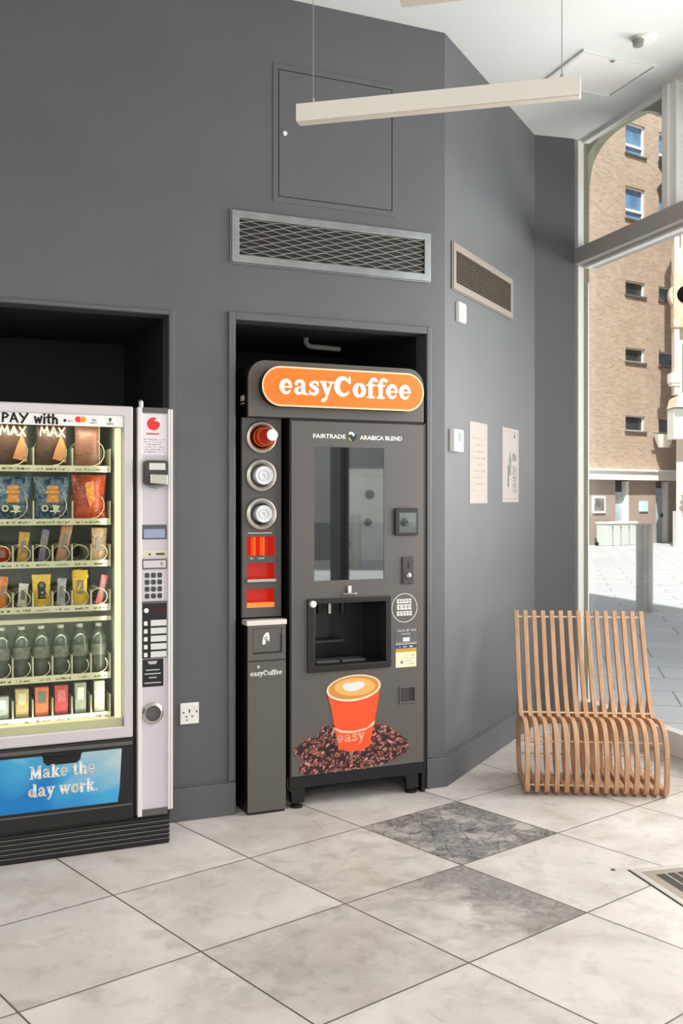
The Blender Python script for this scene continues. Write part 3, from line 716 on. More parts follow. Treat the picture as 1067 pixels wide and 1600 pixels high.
# control column
mb = MB(); mb.box(-1.630, -1.611, FY-.004, FY+.04, .128, 1.840); mb.box(-1.502, -1.493, FY-.006, FY+.04, .145, 1.836); mb.box(-1.490, -1.480, FY-.002, FY+.04, .145, 1.836)
part('column_rail', mb, mat('rail_white', (226, 221, 216), .35), V, bevel=.003)
cf = part('control_panel', MB().box(-1.611, -1.502, FY+.004, FY+.04, .155, 1.825), M_lilac, V)
part('panel_cap', MB().box(-1.611, -1.502, FY, FY+.04, 1.818, 1.840), M_machd, V)
part('panel_foot', MB().box(-1.611, -1.502, FY-.001, FY+.04, .128, .155), M_machd, V)
FP = FY+.004
st = part('instruction_sticker', MB().box(-1.611, -1.505, FP-.0012, FP, 1.640, 1.812), mat('sticker_pale', (226, 220, 228), .4), V, cf)
o = part('logo_disc', MB().disc(-1.562, 1.772, .027, FP-.002, FP-.0012, 28), mat('logo_bright_red', (226, 38, 34), .4), V, st)
o = part('logo_highlight', MB().prism([(-1.560, 1.785), (-1.548, 1.795), (-1.538, 1.788), (-1.534, 1.776), (-1.546, 1.784)], FP-.0026, FP-.002), M_white, V, st)
mb = MB(); mb.box(-1.592, -1.538, FP-.002, FP-.0012, 1.727, 1.733); part('red_text', mb, mat('text_red', (180, 90, 95), .5), V, st)
mb = MB(); rr = random.Random(2)
for k in range(6): scribble(mb, -1.604, -1.516, 1.652+k*.0105, .0045, FP-.0014, .7, rr)
part('fine_text', mb, M_faint, V, st)
# card reader
rd = part('card_reader', MB().prism(pill(-1.606, -1.506, 1.515, 1.618, .012), FP-.035, FP), mat('reader_dark', (58, 56, 54), .35), V, cf, bevel=.003)
part('reader_screen', MB().box(-1.588, -1.520, FP-.037, FP-.035, 1.578, 1.606), mat('reader_pale', (214, 212, 208), .3), V, rd)
part('reader_pad', MB().prism([(-1.586, 1.522), (-1.512, 1.515), (-1.512, 1.558), (-1.586, 1.560)], FP-.048, FP-.035), M_steel, V, rd, bevel=.003)
part('receipt_wrap', MB().prism([(-1.600, 1.512), (-1.560, 1.498), (-1.510, 1.512), (-1.510, 1.522), (-1.556, 1.516)], FP-.036, FP-.005), M_clear, V, rd)
d = part('display', MB().box(-1.611, -1.506, FP-.004, FP, 1.287, 1.348), mat('display_bezel', (84, 84, 90), .4), V, cf, bevel=.002)
part('display_screen', MB().box(-1.604, -1.514, FP-.0052, FP-.004, 1.293, 1.330), mat('lcd_blue', (150, 160, 186), .25), V, d)
mb = MB(); mb.box(-1.611, -1.506, FP-.0015, FP, 1.214, 1.238); lb = part('label_strip', mb, M_price, V, cf)
mb = MB(); part('label_dot', MB().disc(-1.578, 1.224, .005, FP-.0022, FP-.0015), M_dk, V, lb); mb.prism(pill(-1.552, -1.514, 1.220, 1.229, .004), FP-.0022, FP-.0015); part('label_mark', mb, M_dk, V, lb)
fr_ = part('coin_slot', MB().box(-1.611, -1.506, FP-.006, FP, 1.162, 1.204), M_machd, V, cf, bevel=.002)
part('slot_plate', MB().box(-1.606, -1.511, FP-.0075, FP-.006, 1.168, 1.198), M_silver, V, fr_)
mb = MB().ring(-1.529, 1.184, .006, .004, FP-.0085, FP-.0075, 16); part('slot_mark', mb, M_ink, V, fr_)
kp = part('keypad', MB().box(-1.607, -1.518, FP-.002, FP, 1.028, 1.154), mat('keypad_grey', (214, 212, 214), .4), V, cf)
for r in range(4):
    for c in range(3):
        x, z = -1.590+c*.027, 1.136-r*.029
        b = part('key', MB().prism(pill(x-.0095, x+.0095, z-.0105, z+.0105, .006, 4), FP-.006, FP-.002), mat('key_dark', (60, 60, 60), .4), V, kp)
bv = part('note_reader', MB().box(-1.613, -1.506, FP-.006, FP, .787, 1.022), M_black, V, cf, bevel=.002)
part('status_light', MB().disc(-1.594, .989, .010, FP-.010, FP-.006), M_plastic, V, bv)
part('red_window', MB().box(-1.565, -1.510, FP-.0072, FP-.006, .976, 1.003), mat('dark_red_window', (46, 10, 10), .1), V, bv)
part('top_lip', MB().box(-1.613, -1.506, FP-.010, FP, 1.018, 1.026), M_machd, V, bv)
for k in range(5):
    z = .935-k*.033
    part('select_button', MB().box(-1.604, -1.589, FP-.009, FP-.006, z-.009, z+.009), M_plastic, V, bv, bevel=.001)
    part('note_label', MB().box(-1.575, -1.508, FP-.0075, FP-.006, z-.012, z+.013), mat('note_white', (216, 216, 210), .4), V, bv)
bk = part('notice_sticker', MB().box(-1.609, -1.520, FP-.0015, FP, .668, .783), M_black, V, cf)
mb = MB(); mb.prism([(-1.588, .775), (-1.545, .775), (-1.552, .762), (-1.580, .762)], FP-.002, FP-.0015)
for z, a, b in ((.738, -1.594, -1.536), (.722, -1.600, -1.530), (.706, -1.582, -1.548), (.684, -1.600, -1.530)): mb.box(a, b, FP-.002, FP-.0015, z-.0022, z+.0022)
part('notice_text', mb, mat('pale_print', (190, 190, 186), .5), V, bk)
cr = part('coin_return', MB().lathe([(.046, 0), (.046, .004), (.036, .012), (.033, .012), (.033, .003), (.001, .003)], (-1.566, FP, .556), 'y', 32, False), M_chrome, V, cf)
part('return_cup', MB().lathe([(.034, .0035), (.001, .0036)], (-1.566, FP, .556), 'y', 32, False), M_machd, V, cr)
part('top_lock', MB().lathe([(.012, 1.840), (.012, 1.865), (.008, 1.872)], (-1.61, FY+.03, 0), 'z', 14), M_chrome, V)
# drawer and base
mb = MB(); mb.box(-2.49, -1.648, FY-.004, FY+.04, .128, .461)
dw = part('delivery_flap', mb, M_black, V, bevel=.005)
part('flap_rim', MB().box(-2.49, -1.655, FY-.016, FY-.004, .438, .452).box(-2.49, -1.655, FY-.010, FY-.004, .186, .192), M_machd, V, dw)
def banner_material():
    m = bpy.data.materials.new('blue_sky_print'); m.use_nodes = True; g = N(m); p = m.node_tree.nodes['Principled BSDF']
    tc = g.n('ShaderNodeTexCoord'); sx = g.n('ShaderNodeSeparateXYZ'); g.l(tc.outputs['Object'], sx.inputs[0])
    n = g.noise(tc.outputs['Object'], 4.5, 3, .5, .6)
    f = g.math('ADD', g.math('MULTIPLY_ADD', sx.outputs[0], 1.15, .15), g.math('MULTIPLY', sx.outputs[2], 1.5)); f = g.math('ADD', f, g.math('MULTIPLY_ADD', n, .9, -.85))
    r = g.n('ShaderNodeValToRGB'); e = r.color_ramp.elements; e[0].position = .05; e[0].color = lin((0, 118, 190)); e[1].position = .62; e[1].color = lin((178, 200, 204))
    x = e.new(.3); x.color = lin((60, 162, 208)); g.l(f, r.inputs[0]); g.l(r.outputs[0], p.inputs['Base Color']); p.inputs['Roughness'].default_value = .4
    return m
M_blue = banner_material()
notch = [(-2.012, .432), (-2.008, .398), (-1.995, .388), (-1.88, .388), (-1.868, .398), (-1.864, .432)]
poly = [(-2.47, .204), (-1.714, .204), (-1.706, .26), (-1.697, .423)] + [(x, min(z, .423)) for x, z in reversed(notch)] + [(-2.47, .423)]
sk = part('flap_sticker', MB().prism(poly, FY-.0065, FY-.004), M_blue, V, dw)
part('flap_handle', MB().prism([(-2.018, .436), (-2.010, .396), (-1.997, .384), (-1.880, .384), (-1.866, .396), (-1.858, .436)], FY-.0075, FY-.0041).box(-2.016, -1.860, FY-.022, FY-.0041, .424, .436), M_blackm, V, dw)
mb = MB(); write(mb, 'Make the', -2.066, .335, .037, FY-.0085, FY-.0065, width=.262); write(mb, 'day work.', -2.070, .262, .037, FY-.0085, FY-.0065, width=.276)
part('lettering', mb, M_white, V, sk)
mb = MB(); mb.box(-2.49, -1.494, FY+.01, .40, .0, .125)
for k in range(6): mb.box(-2.49, -1.494, FY, FY+.012, .012+k*.0185, .024+k*.0185)
part('base', mb, M_black, V)
mb = MB()
for k in range(5): mb.box(-2.488, -1.4945, FY-.0012, FY+.002, .0245+k*.0185, .0262+k*.0185)
part('rib_glints', mb, mat('rib_highlight', (150, 148, 145), .4, metal=.4), V)  # pale strips paint a highlight along the rib edges

# shelves, coils and dividers
SY = -.205
wide = [-2.42+i*.1372 for i in range(6)]; wide = [-2.352, -2.196, -2.040, -1.884, -1.734]; wide = [-2.43]+wide[1:]
wide = [-2.430, -2.196, -2.040, -1.884, -1.730]
nar = [-1.730-.078*i for i in range(10)][::-1]
LV = [(1.592, wide, .058, .075), (1.373, wide, .058, .075), (1.199, nar, .032, .068), (1.015, nar, .032, .062), (.730, nar, .034, .080), (.564, nar, .034, .075)]
M_wire = mat('coil_wire', (205, 200, 172), .3, metal=.6)
M_tray = mat('tray_grey', (150, 156, 146), .5)
for li, (z, edges, rad, dh) in enumerate(LV):
    tr = part('shelf_tray', MB().box(-2.43, -1.728, SY+.012, .33, z-.012, z-.004), M_tray, V)
    part('price_strip', MB().box(-2.43, -1.728, SY-.006, SY+.006, z-.024, z+.002), M_price, V, tr)
    mb = MB(); rr = random.Random(20+li)
    for k in range(len(edges)-1):
        a, b = edges[k]+.012, edges[k+1]-.012
        scribble(mb, a, b, z-.017, .009, SY-.006, .95, rr)
    part('price_text', mb, M_ink, V, tr)
    for e in edges:
        part('divider', MB().box(e-.0028, e+.0028, SY-.002, .30, z-.004, z+dh), M_wire, V, tr)
    if li != 5:
        for k in range(len(edges)-1):
            cx = (edges[k]+edges[k+1])/2; r = min(rad, (edges[k+1]-edges[k])/2-.006)
            n = 60; pts = [(cx+r*math.sin(2*PI*4*i/n), SY+.010+.32*i/n*.75, z+r+.001-r*math.cos(2*PI*4*i/n)) for i in range(n+1)]
            part('coil', MB().tube(pts, .0023, 5), M_wire, V, tr)
part('upper_bar', MB().box(-2.43, -1.728, SY-.01, SY+.01, .950, .966), M_price, V)

# products ----------------------------------------------------------
def bag_mesh(cx, cz, w, h, y, d, mi=0):
    """pillow bag with crimped ends standing on the shelf at cz"""
    mb = MB(); nu, nv = 10, 12; mb.smooth = True
    for side in (-1, 1):
        vs = []
        for j in range(nv+1):
            v = j/nv
            for i in range(nu+1):
                u = i/nu; bulge = (math.sin(PI*u)**.6)*(math.sin(PI*min(1, max(0, (v-.06)/.88)))**.55 if .06 < v < .94 else 0)
                ww = w*(1-.10*math.sin(PI*v))
                vs.append((cx+(u-.5)*ww, y+side*(d/2*bulge+.0006)+(random.uniform(-.002, .002) if 0 < i < nu else 0), cz+h*v))
        fs = [(j*(nu+1)+i, j*(nu+1)+i+1, (j+1)*(nu+1)+i+1, (j+1)*(nu+1)+i) for j in range(nv) for i in range(nu)]
        mb.add(vs, fs if side < 0 else [f[::-1] for f in fs])
    return mb
def product(name, label, cat, group, x, z, build_parts, y=SY+.045, tilt=0.):
    t = thing(name, label, cat, WB, (x, y, z), group)
    build_parts(t, x, z, y)
    if tilt:
        t.rotation_euler = (Matrix.Rotation(WB.rz, 4, 'Z')@Matrix.Rotation(tilt, 4, 'Y')).to_euler()
    return t
MB_brown = print_material('bag_brown', [(58, 40, 32), (78, 52, 38), (70, 46, 34)], 18)
MB_chip = print_material('bag_chip_print', [(150, 96, 60), (186, 130, 84), (120, 74, 48)], 40, .4)
MB_rb = print_material('bag_redbrown', [(104, 64, 52), (132, 88, 70), (92, 56, 46)], 30, .4, (1, 1, 3))
MB_blu = print_material('bag_navy', [(30, 44, 80), (44, 66, 110), (120, 140, 150), (24, 34, 58)], 26)
MB_yel = print_material('bag_yellow_print', [(232, 190, 60), (222, 120, 70), (246, 214, 110)], 40)
MB_org = print_material('bag_orange_red', [(168, 58, 34), (196, 84, 48), (140, 46, 32), (214, 130, 84)], 26)
z1, z2, z3, z4, z5, z6 = [l[0] for l in LV]
def max_bag(t, x, z, y):
    part('bag', bag_mesh(x, z, .135, .205, y, .05), MB_brown, t)
    mb = MB(); mb.prism([(x+.0, z+.03), (x+.055, z+.015), (x+.05, z+.09), (x+.035, z+.13), (x+.015, z+.08)], y-.0275, y-.0245); part('chip_print', mb, MB_chip, t)
    mb = MB(); write(mb, 'MAX', x-.052, z+.125, .028, y-.028, y-.025, '1', width=.105, slope=-.05); part('lettering', mb, mat('pale_lettering', (196, 180, 150), .5), t)
g1 = 'crisp bags on the two upper shelves'
product('crisp_bag', 'dark brown MAX crisp bag on the top shelf, middle one in view', 'crisp bag', g1, -1.962, z1, max_bag)
product('crisp_bag', 'dark brown MAX crisp bag on the top shelf at the photo edge', 'crisp bag', g1, -2.118, z1, max_bag)
product('crisp_bag', 'plain reddish brown upright bag at the right end of the top shelf', 'crisp bag', g1, -1.815, z1,
        lambda t, x, z, y: (part('bag', bag_mesh(x, z, .115, .21, y, .045), MB_rb, t), part('seal_strip', MB().box(x+.044, x+.048, y-.012, y-.008, z+.01, z+.19), M_beige, t)))
def burger_bag(t, x, z, y):
    part('bag', bag_mesh(x, z, .145, .175, y, .05), MB_blu, t)
    mb = MB()
    for k, (w, zz) in enumerate(((.030, .130), (.034, .112), (.030, .094), (.034, .078))): mb.prism(pill(x-w+.008, x+w-.006, z+zz-.008, z+zz+.008, .008, 4), y-.030, y-.026)
    part('picture_print', mb, MB_yel, t)
    mb = MB(); mb.ring(x-.03, z+.045, .014, .008, y-.029, y-.0265, 12); mb.box(x-.01, x+.03, y-.029, y-.0265, z+.03, z+.036); mb.prism([(x-.002, z+.06), (x+.03, z+.055), (x+.01, z+.02)], y-.029, y-.0265)
    part('lettering', mb, mat('cream_lettering', (220, 214, 170), .5), t)
product('crisp_bag', 'navy crisp bag with stacked yellow picture, nearer the orange red bag', 'crisp bag', g1, -1.962, z2, burger_bag)
product('crisp_bag', 'navy crisp bag with stacked yellow picture at the photo edge', 'crisp bag', g1, -2.118, z2, burger_bag)
product('crisp_bag', 'orange red crumpled crisp bag at the right end of the second shelf', 'crisp bag', g1, -1.810, z2,
        lambda t, x, z, y: (part('bag', bag_mesh(x, z, .145, .185, y, .05), MB_org, t), part('picture_print', MB().prism([(x-.02, z+.15), (x+.015, z+.16), (x+.02, z+.08), (x, z+.05), (x-.015, z+.10)], y-.029, y-.026), MB_yel, t)))
g2 = 'snack bars on the third and fourth shelves'
def bar(w, h, d, m):
    w *= 1.18; h *= 1.06
    return lambda t, x, z, y: (part('wrapper', bag_mesh(x, z, w, h, y, d), m, t), part('wrapper_print', MB().prism(pill(x-w*.22, x+w*.22, z+h*.3, z+h*.72, w*.1, 3), y-d/2-.0012, y-d/2+.004), M_faint if m is not MATS.get('w_white') else M_mid, t))
def wm(n, cols): return print_material(n, cols, 34, .3)
W = {'gold': wm('w_gold', [(196, 130, 50), (222, 176, 92), (150, 84, 40)]), 'purple': wm('w_purple', [(96, 84, 120), (150, 140, 170), (70, 60, 90)]), 'tan': wm('w_tan', [(206, 120, 60), (190, 150, 120), (224, 140, 70)]),
     'brown': wm('w_brown', [(150, 116, 90), (190, 160, 130), (120, 80, 60)]), 'pink': wm('w_pink', [(206, 90, 96), (226, 130, 130), (180, 70, 80)]), 'yellow': wm('w_yellow', [(236, 186, 30), (244, 204, 70), (226, 166, 20)]),
     'silver': wm('w_silver', [(150, 150, 160), (200, 200, 206), (90, 84, 100)]), 'white': wm('w_white', [(206, 196, 180), (226, 220, 206), (170, 150, 130)]), 'orange': wm('w_orange', [(226, 104, 20), (240, 140, 40), (180, 60, 16)]), 'red': wm('w_red', [(150, 30, 14), (190, 50, 20), (110, 18, 10)])}
def nx(k): return -1.730-.078*(k+.5)      # column k from the right
for nm, lab, k, z, w, h, c, tl in (
    ('snack_bar', 'wide brown and cream striped wrapper at the right end of the third shelf', 0, z3, .056, .128, 'brown', 0.02),
    ('snack_bar', 'tall orange topped wrapper leaning right on the third shelf', 2, z3, .040, .150, 'tan', .18),
    ('snack_bar', 'thin purple and silver wrapper leaning right on the third shelf', 3, z3, .026, .125, 'purple', .14),
    ('snack_bar', 'gold and orange twisted wrapper standing on the third shelf', 4, z3, .036, .115, 'gold', .10),
    ('snack_bar', 'dark red wrapper on the third shelf at the photo edge', 5, z3, .050, .060, 'red', 0.),
    ('snack_bar', 'slim pink bar leaning right at the right end of the fourth shelf', 0, z4, .024, .115, 'pink', .22),
    ('snack_bar', 'bulky yellow bag with folded top on the fourth shelf', 1, z4, .056, .135, 'yellow', 0.),
    ('snack_bar', 'slim silver and purple bar on the fourth shelf between yellow packs', 2, z4, .032, .105, 'silver', .05),
    ('snack_bar', 'flat yellow pack with dark lettering on the fourth shelf', 3, z4, .066, .122, 'yellow', 0.),
    ('snack_bar', 'cream white bar on the fourth shelf left of the lettered yellow pack', 4, z4, .034, .090, 'white', .10),
    ('snack_bar', 'bright orange bar on the fourth shelf at the photo edge', 5, z4, .032, .118, 'orange', .06)):
    t = product(nm, lab, 'snack', g2, nx(k), z, bar(w, h, .016, W[c]), tilt=tl)
    if k == 3 and z == z4:
        mb = MB(); x = nx(3); y = SY+.045-.0095
        mb.ring(x, z4+.085, .016, .010, y-.002, y, 14); mb.ring(x+.004, z4+.055, .014, .008, y-.002, y, 14); mb.box(x-.016, x+.018, y-.002, y, z4+.03, z4+.037); mb.box(x-.012, x-.006, y-.002, y, z4+.03, z4+.08)
        part('dark_lettering', mb, M_ink, t)
    if k == 1 and z == z4:
        x = nx(1); part('folded_top', MB().prism([(x-.034, z4+.118), (x+.034, z4+.108), (x+.034, z4+.125), (x+.0, z4+.148), (x-.028, z4+.145)], SY+.034, SY+.052), W['yellow'], t, bevel=.003)
# bottles
M_bot = glass('dark_bottle_plastic', (.30, .34, .31), .3, .12)
M_drink = mat('dark_drink', (62, 70, 62), .12, noise=.35, nscale=30)
M_blab = mat('bottle_label', (92, 98, 88), .4, noise=.4, nscale=60)
blabs = ['dark drinks bottle at the right end of the bottle shelf', 'dark drinks bottle with a faint brown label, second from the shelf right end', 'dark drinks bottle, third from the right end of the bottle shelf',
         'dark drinks bottle with a green tint, fourth from the shelf right end', 'dark drinks bottle, fifth from the right end of the bottle shelf', 'dark drinks bottle at the photo edge of the bottle shelf']
b0 = None
for k in range(6):
    x, y = nx(k), SY+.052
    if b0 is None:
        b0 = thing('drinks_bottle', blabs[0], 'bottle', WB, (x, y, z5), 'drinks bottles on the bottle shelf')
        mb = MB(); mb.smooth = True; mb.lathe([(.026, .0), (.033, .006), (.0345, .05), (.032, .06), (.0345, .07), (.0345, .13), (.032, .150), (.022, .172), (.014, .182), (.013, .192)], (x, y, z5), 'z', 20)
        part('bottle_body', mb, M_drink, b0)
        mb = MB(); mb.smooth = True; mb.lathe([(.0350, .072), (.0350, .118)], (x, y, z5), 'z', 20, False); part('label_band', mb, M_blab, b0)
        part('cap', MB().lathe([(.0145, .190), (.0145, .204)], (x, y, z5), 'z', 16), mat('bottle_cap', (120, 126, 118), .4), b0)
    else:
        c = copy_tree(b0); c.location = WB.w(x, y, z5); c['label'] = blabs[k]
# cartons
def carton(w, h, m, pic=None):
    def f(t, x, z, y):
        part('carton', MB().box(x-w/2, x+w/2, y-.016, y+.02, z, z+h), m, t, bevel=.002)
        part('printed_panel', MB().box(x-w*.28, x+w*.28, y-.0175, y-.016, z+h*.45, z+h*.85), pic or M_white, t)
    return f
g3 = 'cartons and cans on the bottom shelf'
MBp = lambda n, c: print_material(n, c, 30, .4)
product('drink_carton', 'clear silver pouch at the right end of the bottom shelf', 'drink carton', g3, nx(0), z6, carton(.044, .128, MBp('c_clear1', [(160, 164, 152), (190, 192, 178), (130, 136, 126)])), SY+.04)
product('drink_carton', 'grey green pouch on the bottom shelf beside the red carton', 'drink carton', g3, nx(1), z6, carton(.046, .125, MBp('c_clear2', [(140, 146, 134), (176, 180, 166), (120, 126, 116)])), SY+.04)
product('drink_carton', 'crimson red carton on the bottom shelf', 'drink carton', g3, nx(2), z6, carton(.054, .120, MBp('c_red', [(176, 40, 54), (206, 80, 84), (160, 34, 48)]), MATS['w_pink']), SY+.04)
product('drink_carton', 'orange carton with a grey green square on the bottom shelf', 'drink carton', g3, nx(3), z6, carton(.054, .118, MBp('c_orange', [(206, 104, 60), (226, 130, 84), (196, 84, 50)]), mat('square_greygreen', (110, 122, 116), .4)), SY+.04)
product('drink_carton', 'tan yellow carton on the bottom shelf', 'drink carton', g3, nx(4), z6, carton(.052, .116, MBp('c_tan', [(186, 156, 104), (206, 180, 130), (170, 134, 80)]), M_price), SY+.04)
product('drink_carton', 'pale grey carton on the bottom shelf at the photo edge', 'drink carton', g3, nx(5), z6, carton(.052, .090, MBp('c_grey', [(150, 156, 160), (190, 194, 192), (120, 124, 128)])), SY+.04)

# ================================================================== COFFEE MACHINE
CY = -.06
K = thing('coffee_machine', 'tall grey coffee vending machine with orange illuminated sign in the right recess', 'coffee machine', WB, (-.507, CY, 0))
part('cabinet', MB().box(-.866, -.852, CY+.02, .60, .15, 1.832).box(-.156, -.142, CY+.01, .60, .11, 1.832).box(-.852, -.156, .56, .60, .15, 1.832).box(-.852, -.156, CY+.05, .56, 1.80, 1.832).box(-.852, -.156, CY+.05, .56, .15, .17), M_black, K)
# front door with the screen and bay openings
mb = MB(); slab_holes(mb, -.858, -.156, CY, CY+.03, .154, 1.824, [(-.742, -.374, 1.069, 1.705), (-.775, -.343, .641, .982)])
fp = part('front_panel', mb, M_mach, K)
part('panel_edge', MB().box(-.156, -.142, CY+.002, CY+.01, .11, 1.83).box(-.866, -.858, CY+.004, CY+.02, .11, 1.83), M_black, K)
part('inner_housing', MB().box(-.852, -.156, CY+.032, CY+.05, 1.0, 1.80), M_blackm, K)
sc_ = part('screen', MB().box(-.742, -.374, CY+.004, CY+.012, 1.069, 1.705), M_screen, K, fp)
# hood
hp = [(-1.070, 1.838)]+[(-1.070+.085-.085*math.cos(a), 2.015+.085*math.sin(a)) for a in [PI/2*i/8 for i in range(9)]]+[(-.155-.085+.085*math.sin(a), 2.015+.085*math.cos(a)) for a in [PI/2*i/8 for i in range(9)]]+[(-.155, 1.838)]
hd = part('hood', MB().prism(hp, CY, CY+.018), M_mach, K, bevel=.002)
part('hood_box', MB().prism([(p[0] if abs(p[0]+.6) < .4 else p[0], p[1]-.003) for p in hp], CY+.018, .45), M_black, K, hd)
part('side_label', MB().box(-1.0715, -1.070, .00, .05, 1.90, 1.905).box(-1.0715, -1.070, .0, .02, 1.915, 1.94).box(-1.0715, -1.070, .028, .05, 1.915, 1.94), M_white, K, hd)
part('shadow_gap', MB().box(-.862, -.155, CY+.008, CY+.03, 1.824, 1.838), M_blackm, K)
sb = part('sign_board', MB().prism(pill(-1.020, -.180, 1.885, 2.070, .0925, 14), CY-.045, CY), M_dark, K, hd)
part('sign_border', MB().prism(pill(-1.020, -.180, 1.885, 2.070, .0925, 14), CY-.048, CY-.045), M_cream, K, sb)
part('sign_face', MB().prism(pill(-1.012, -.188, 1.893, 2.062, .0845, 14), CY-.050, CY-.048), M_orange, K, sb)
mb = MB(); write(mb, 'easyCoffee', -.938, 1.940, .0705, CY-.053, CY-.050, width=.688)
part('lettering', mb, mat('sign_white', (250, 248, 240), .35, emit=.12), K, sb)
# header text
mb = MB(); sans(mb, 'FAIRTRADE', -.750, 1.746, .028, CY-.0006, width=.168, bold=.0006); part('header_text', mb, M_white, K, fp)
mb = MB(); sans(mb, 'ARABICA BLEND', -.503, 1.744, .028, CY-.0006, width=.228, bold=.0006)
part('header_text', mb, M_white, K, fp)
lg = part('leaf_badge', MB().disc(-.546, 1.757, .024, CY-.001, CY, 20), mat('badge_black', (24, 40, 36), .4), K, fp)
part('badge_mark', MB().prism([(-.566, 1.765), (-.560, 1.778), (-.546, 1.780), (-.532, 1.768), (-.538, 1.757), (-.548, 1.768)], CY-.0016, CY-.001), M_white, K, lg)
part('badge_leaf', MB().prism([(-.568, 1.757), (-.560, 1.740), (-.548, 1.734), (-.556, 1.748)], CY-.0016, CY-.001), mat('badge_lime', (190, 214, 60), .4), K, lg)
part('badge_tip', MB().prism([(-.535, 1.775), (-.520, 1.790), (-.526, 1.768)], CY-.0016, CY-.001), mat('badge_blue', (70, 110, 190), .4), K, lg)
# right-hand fittings
r_ = part('card_reader', MB().prism(pill(-.320, -.190, 1.279, 1.412, .008, 4), CY-.016, CY), M_black, K, fp, bevel=.003)
part('reader_screen', MB().box(-.300, -.205, CY-.0175, CY-.016, 1.293, 1.390), M_screen, K, r_)
mb = MB(); rr = random.Random(9)
for k in range(5): scribble(mb, -.265, -.212, 1.330+k*.011, .007, CY-.0176, .8, rr)
part('green_display', mb, mat('display_green', (110, 150, 110), .3, emit=.3), K, r_)
c_ = part('coin_unit', MB().box(-.277, -.212, CY-.010, CY, 1.040, 1.173), mat('coin_dark', (60, 56, 54), .3), K, fp, bevel=.003)
part('coin_slot', MB().box(-.249, -.243, CY-.0112, CY-.010, 1.115, 1.150), M_blackm, K, c_)
part('coin_bezel', MB().lathe([(.016, 0), (.013, .008), (.004, .009)], (-.248, CY-.010, 1.082), 'y', 18), M_chrome, K, c_)
k_ = part('door_clip', MB().prism([(-.603, 1.000), (-.595, 1.008), (-.532, 1.008), (-.526, 1.000)], CY-.018, CY), M_chrome, K, fp, bevel=.002)
part('clip_knob', MB().prism([(-.571, 1.008), (-.573, 1.036), (-.569, 1.042), (-.558, 1.042), (-.554, 1.036), (-.556, 1.008)], CY-.014, CY-.004), M_plastic, K, k_, bevel=.002)
# dispensing bay
mb = MB(); slab_holes(mb, -.780, -.340, CY-.014, CY+.03, .638, .985, [(-.742, -.370, .668, .960)])
by = part('dispensing_bay', mb, mat('bay_black', (34, 33, 32), .3), K, fp, bevel=.004)
mb = MB(); mb.box(-.745, -.742, CY+.03, .20, .665, .963); mb.box(-.370, -.367, CY+.03, .20, .665, .963); mb.box(-.745, -.367, .20, .205, .665, .963); mb.box(-.745, -.367, CY+.03, .20, .660, .667); mb.box(-.745, -.367, CY+.03, .20, .960, .965)
part('bay_lining', mb, mat('bay_lining', (26, 26, 27), .35), K, by)
part('cup_stand', MB().box(-.735, -.52, .10, .19, .75, .762), mat('bay_shelf', (46, 46, 48), .4), K, by)
part('back_plate', MB().box(-.735, -.56, .185, .199, .76, .93), mat('bay_plate', (40, 41, 43), .35), K, by)
for x0, x1 in ((-.70, -.58), (-.565, -.44)): part('drip_grate', MB().box(x0, x1, CY+.07, .10, .667, .674), mat('drip_grey', (96, 98, 100), .4), K, by)
for i, x in enumerate((-.655, -.60, -.53)): part('nozzle', MB().lathe([(.012, .895), (.014, .93), (.02, .96)], (x, .09, 0), 'z', 14), M_black if i != 1 else M_steel, K, by)
part('bay_hinge', MB().lathe([(.016, 0), (.016, .012), (.010, .016)], (-.757, CY-.014, .962), 'y', 18), M_plastic, K, by)
# stickers
mb = MB().ring(-.262, .922, .071, .0685, CY-.001, CY, 40)
rd = part('round_badge', mb, M_white, K, fp)
mb = MB(); rr = random.Random(4)
for zz, h in ((.944, .022), (.913, .026), (.884, .022)):
    x = -.304
    while x < -.222:
        w = rr.uniform(.012, .020); mb.box(x, x+w, CY-.001, CY-.0003, zz, zz+h*.28); mb.box(x, x+w*.32, CY-.001, CY-.0003, zz, zz+h); mb.box(x+w*.55, x+w*.8, CY-.001, CY-.0003, zz+h*.2, zz+h); mb.box(x, x+w, CY-.001, CY-.0003, zz+h*.78, zz+h); x += w+.003
part('badge_text', mb, M_white, K, rd)
s1 = part('notice_sticker', MB().box(-.311, -.194, CY-.001, CY, .750, .824), mat('sticker_slate', (92, 92, 94), .35), K, fp)
mb = MB(); scribble(mb, -.305, -.200, .806, .010, CY-.0012, 1, rr); scribble(mb, -.280, -.235, .790, .008, CY-.0012, 1, rr); mb.box(-.272, -.234, CY-.0014, CY-.001, .756, .776); mb.box(-.311, -.194, CY-.0014, CY-.001, .750, .7515)
part('notice_text', mb, mat('pale_print2', (214, 212, 208), .5), K, s1)
s2 = part('promo_sticker', MB().box(-.311, -.197, CY-.001, CY, .630, .745), print_material('promo_print', [(226, 196, 90), (236, 226, 180), (222, 224, 220)], 9., .35, (.3, .3, 3)), K, fp)
part('promo_header', MB().box(-.311, -.197, CY-.0014, CY-.001, .722, .742), mat('promo_blue', (52, 66, 110), .4), K, s2)
part('promo_band', MB().box(-.311, -.197, CY-.0014, CY-.001, .705, .721), mat('promo_gold', (196, 150, 40), .4), K, s2)
mb = MB(); scribble(mb, -.290, -.215, .727, .009, CY-.0016, 1, rr); part('promo_text', mb, M_white, K, s2)
mb = MB()
for k in range(4): scribble(mb, -.262, -.205, .645+k*.013, .005, CY-.0014, .7, rr)
mb.box(-.284, -.272, CY-.0016, CY-.001, .648, .662); part('promo_small_text', mb, M_mid, K, s2)
cr = part('coin_return', MB(), M_black, K, fp) if False else None
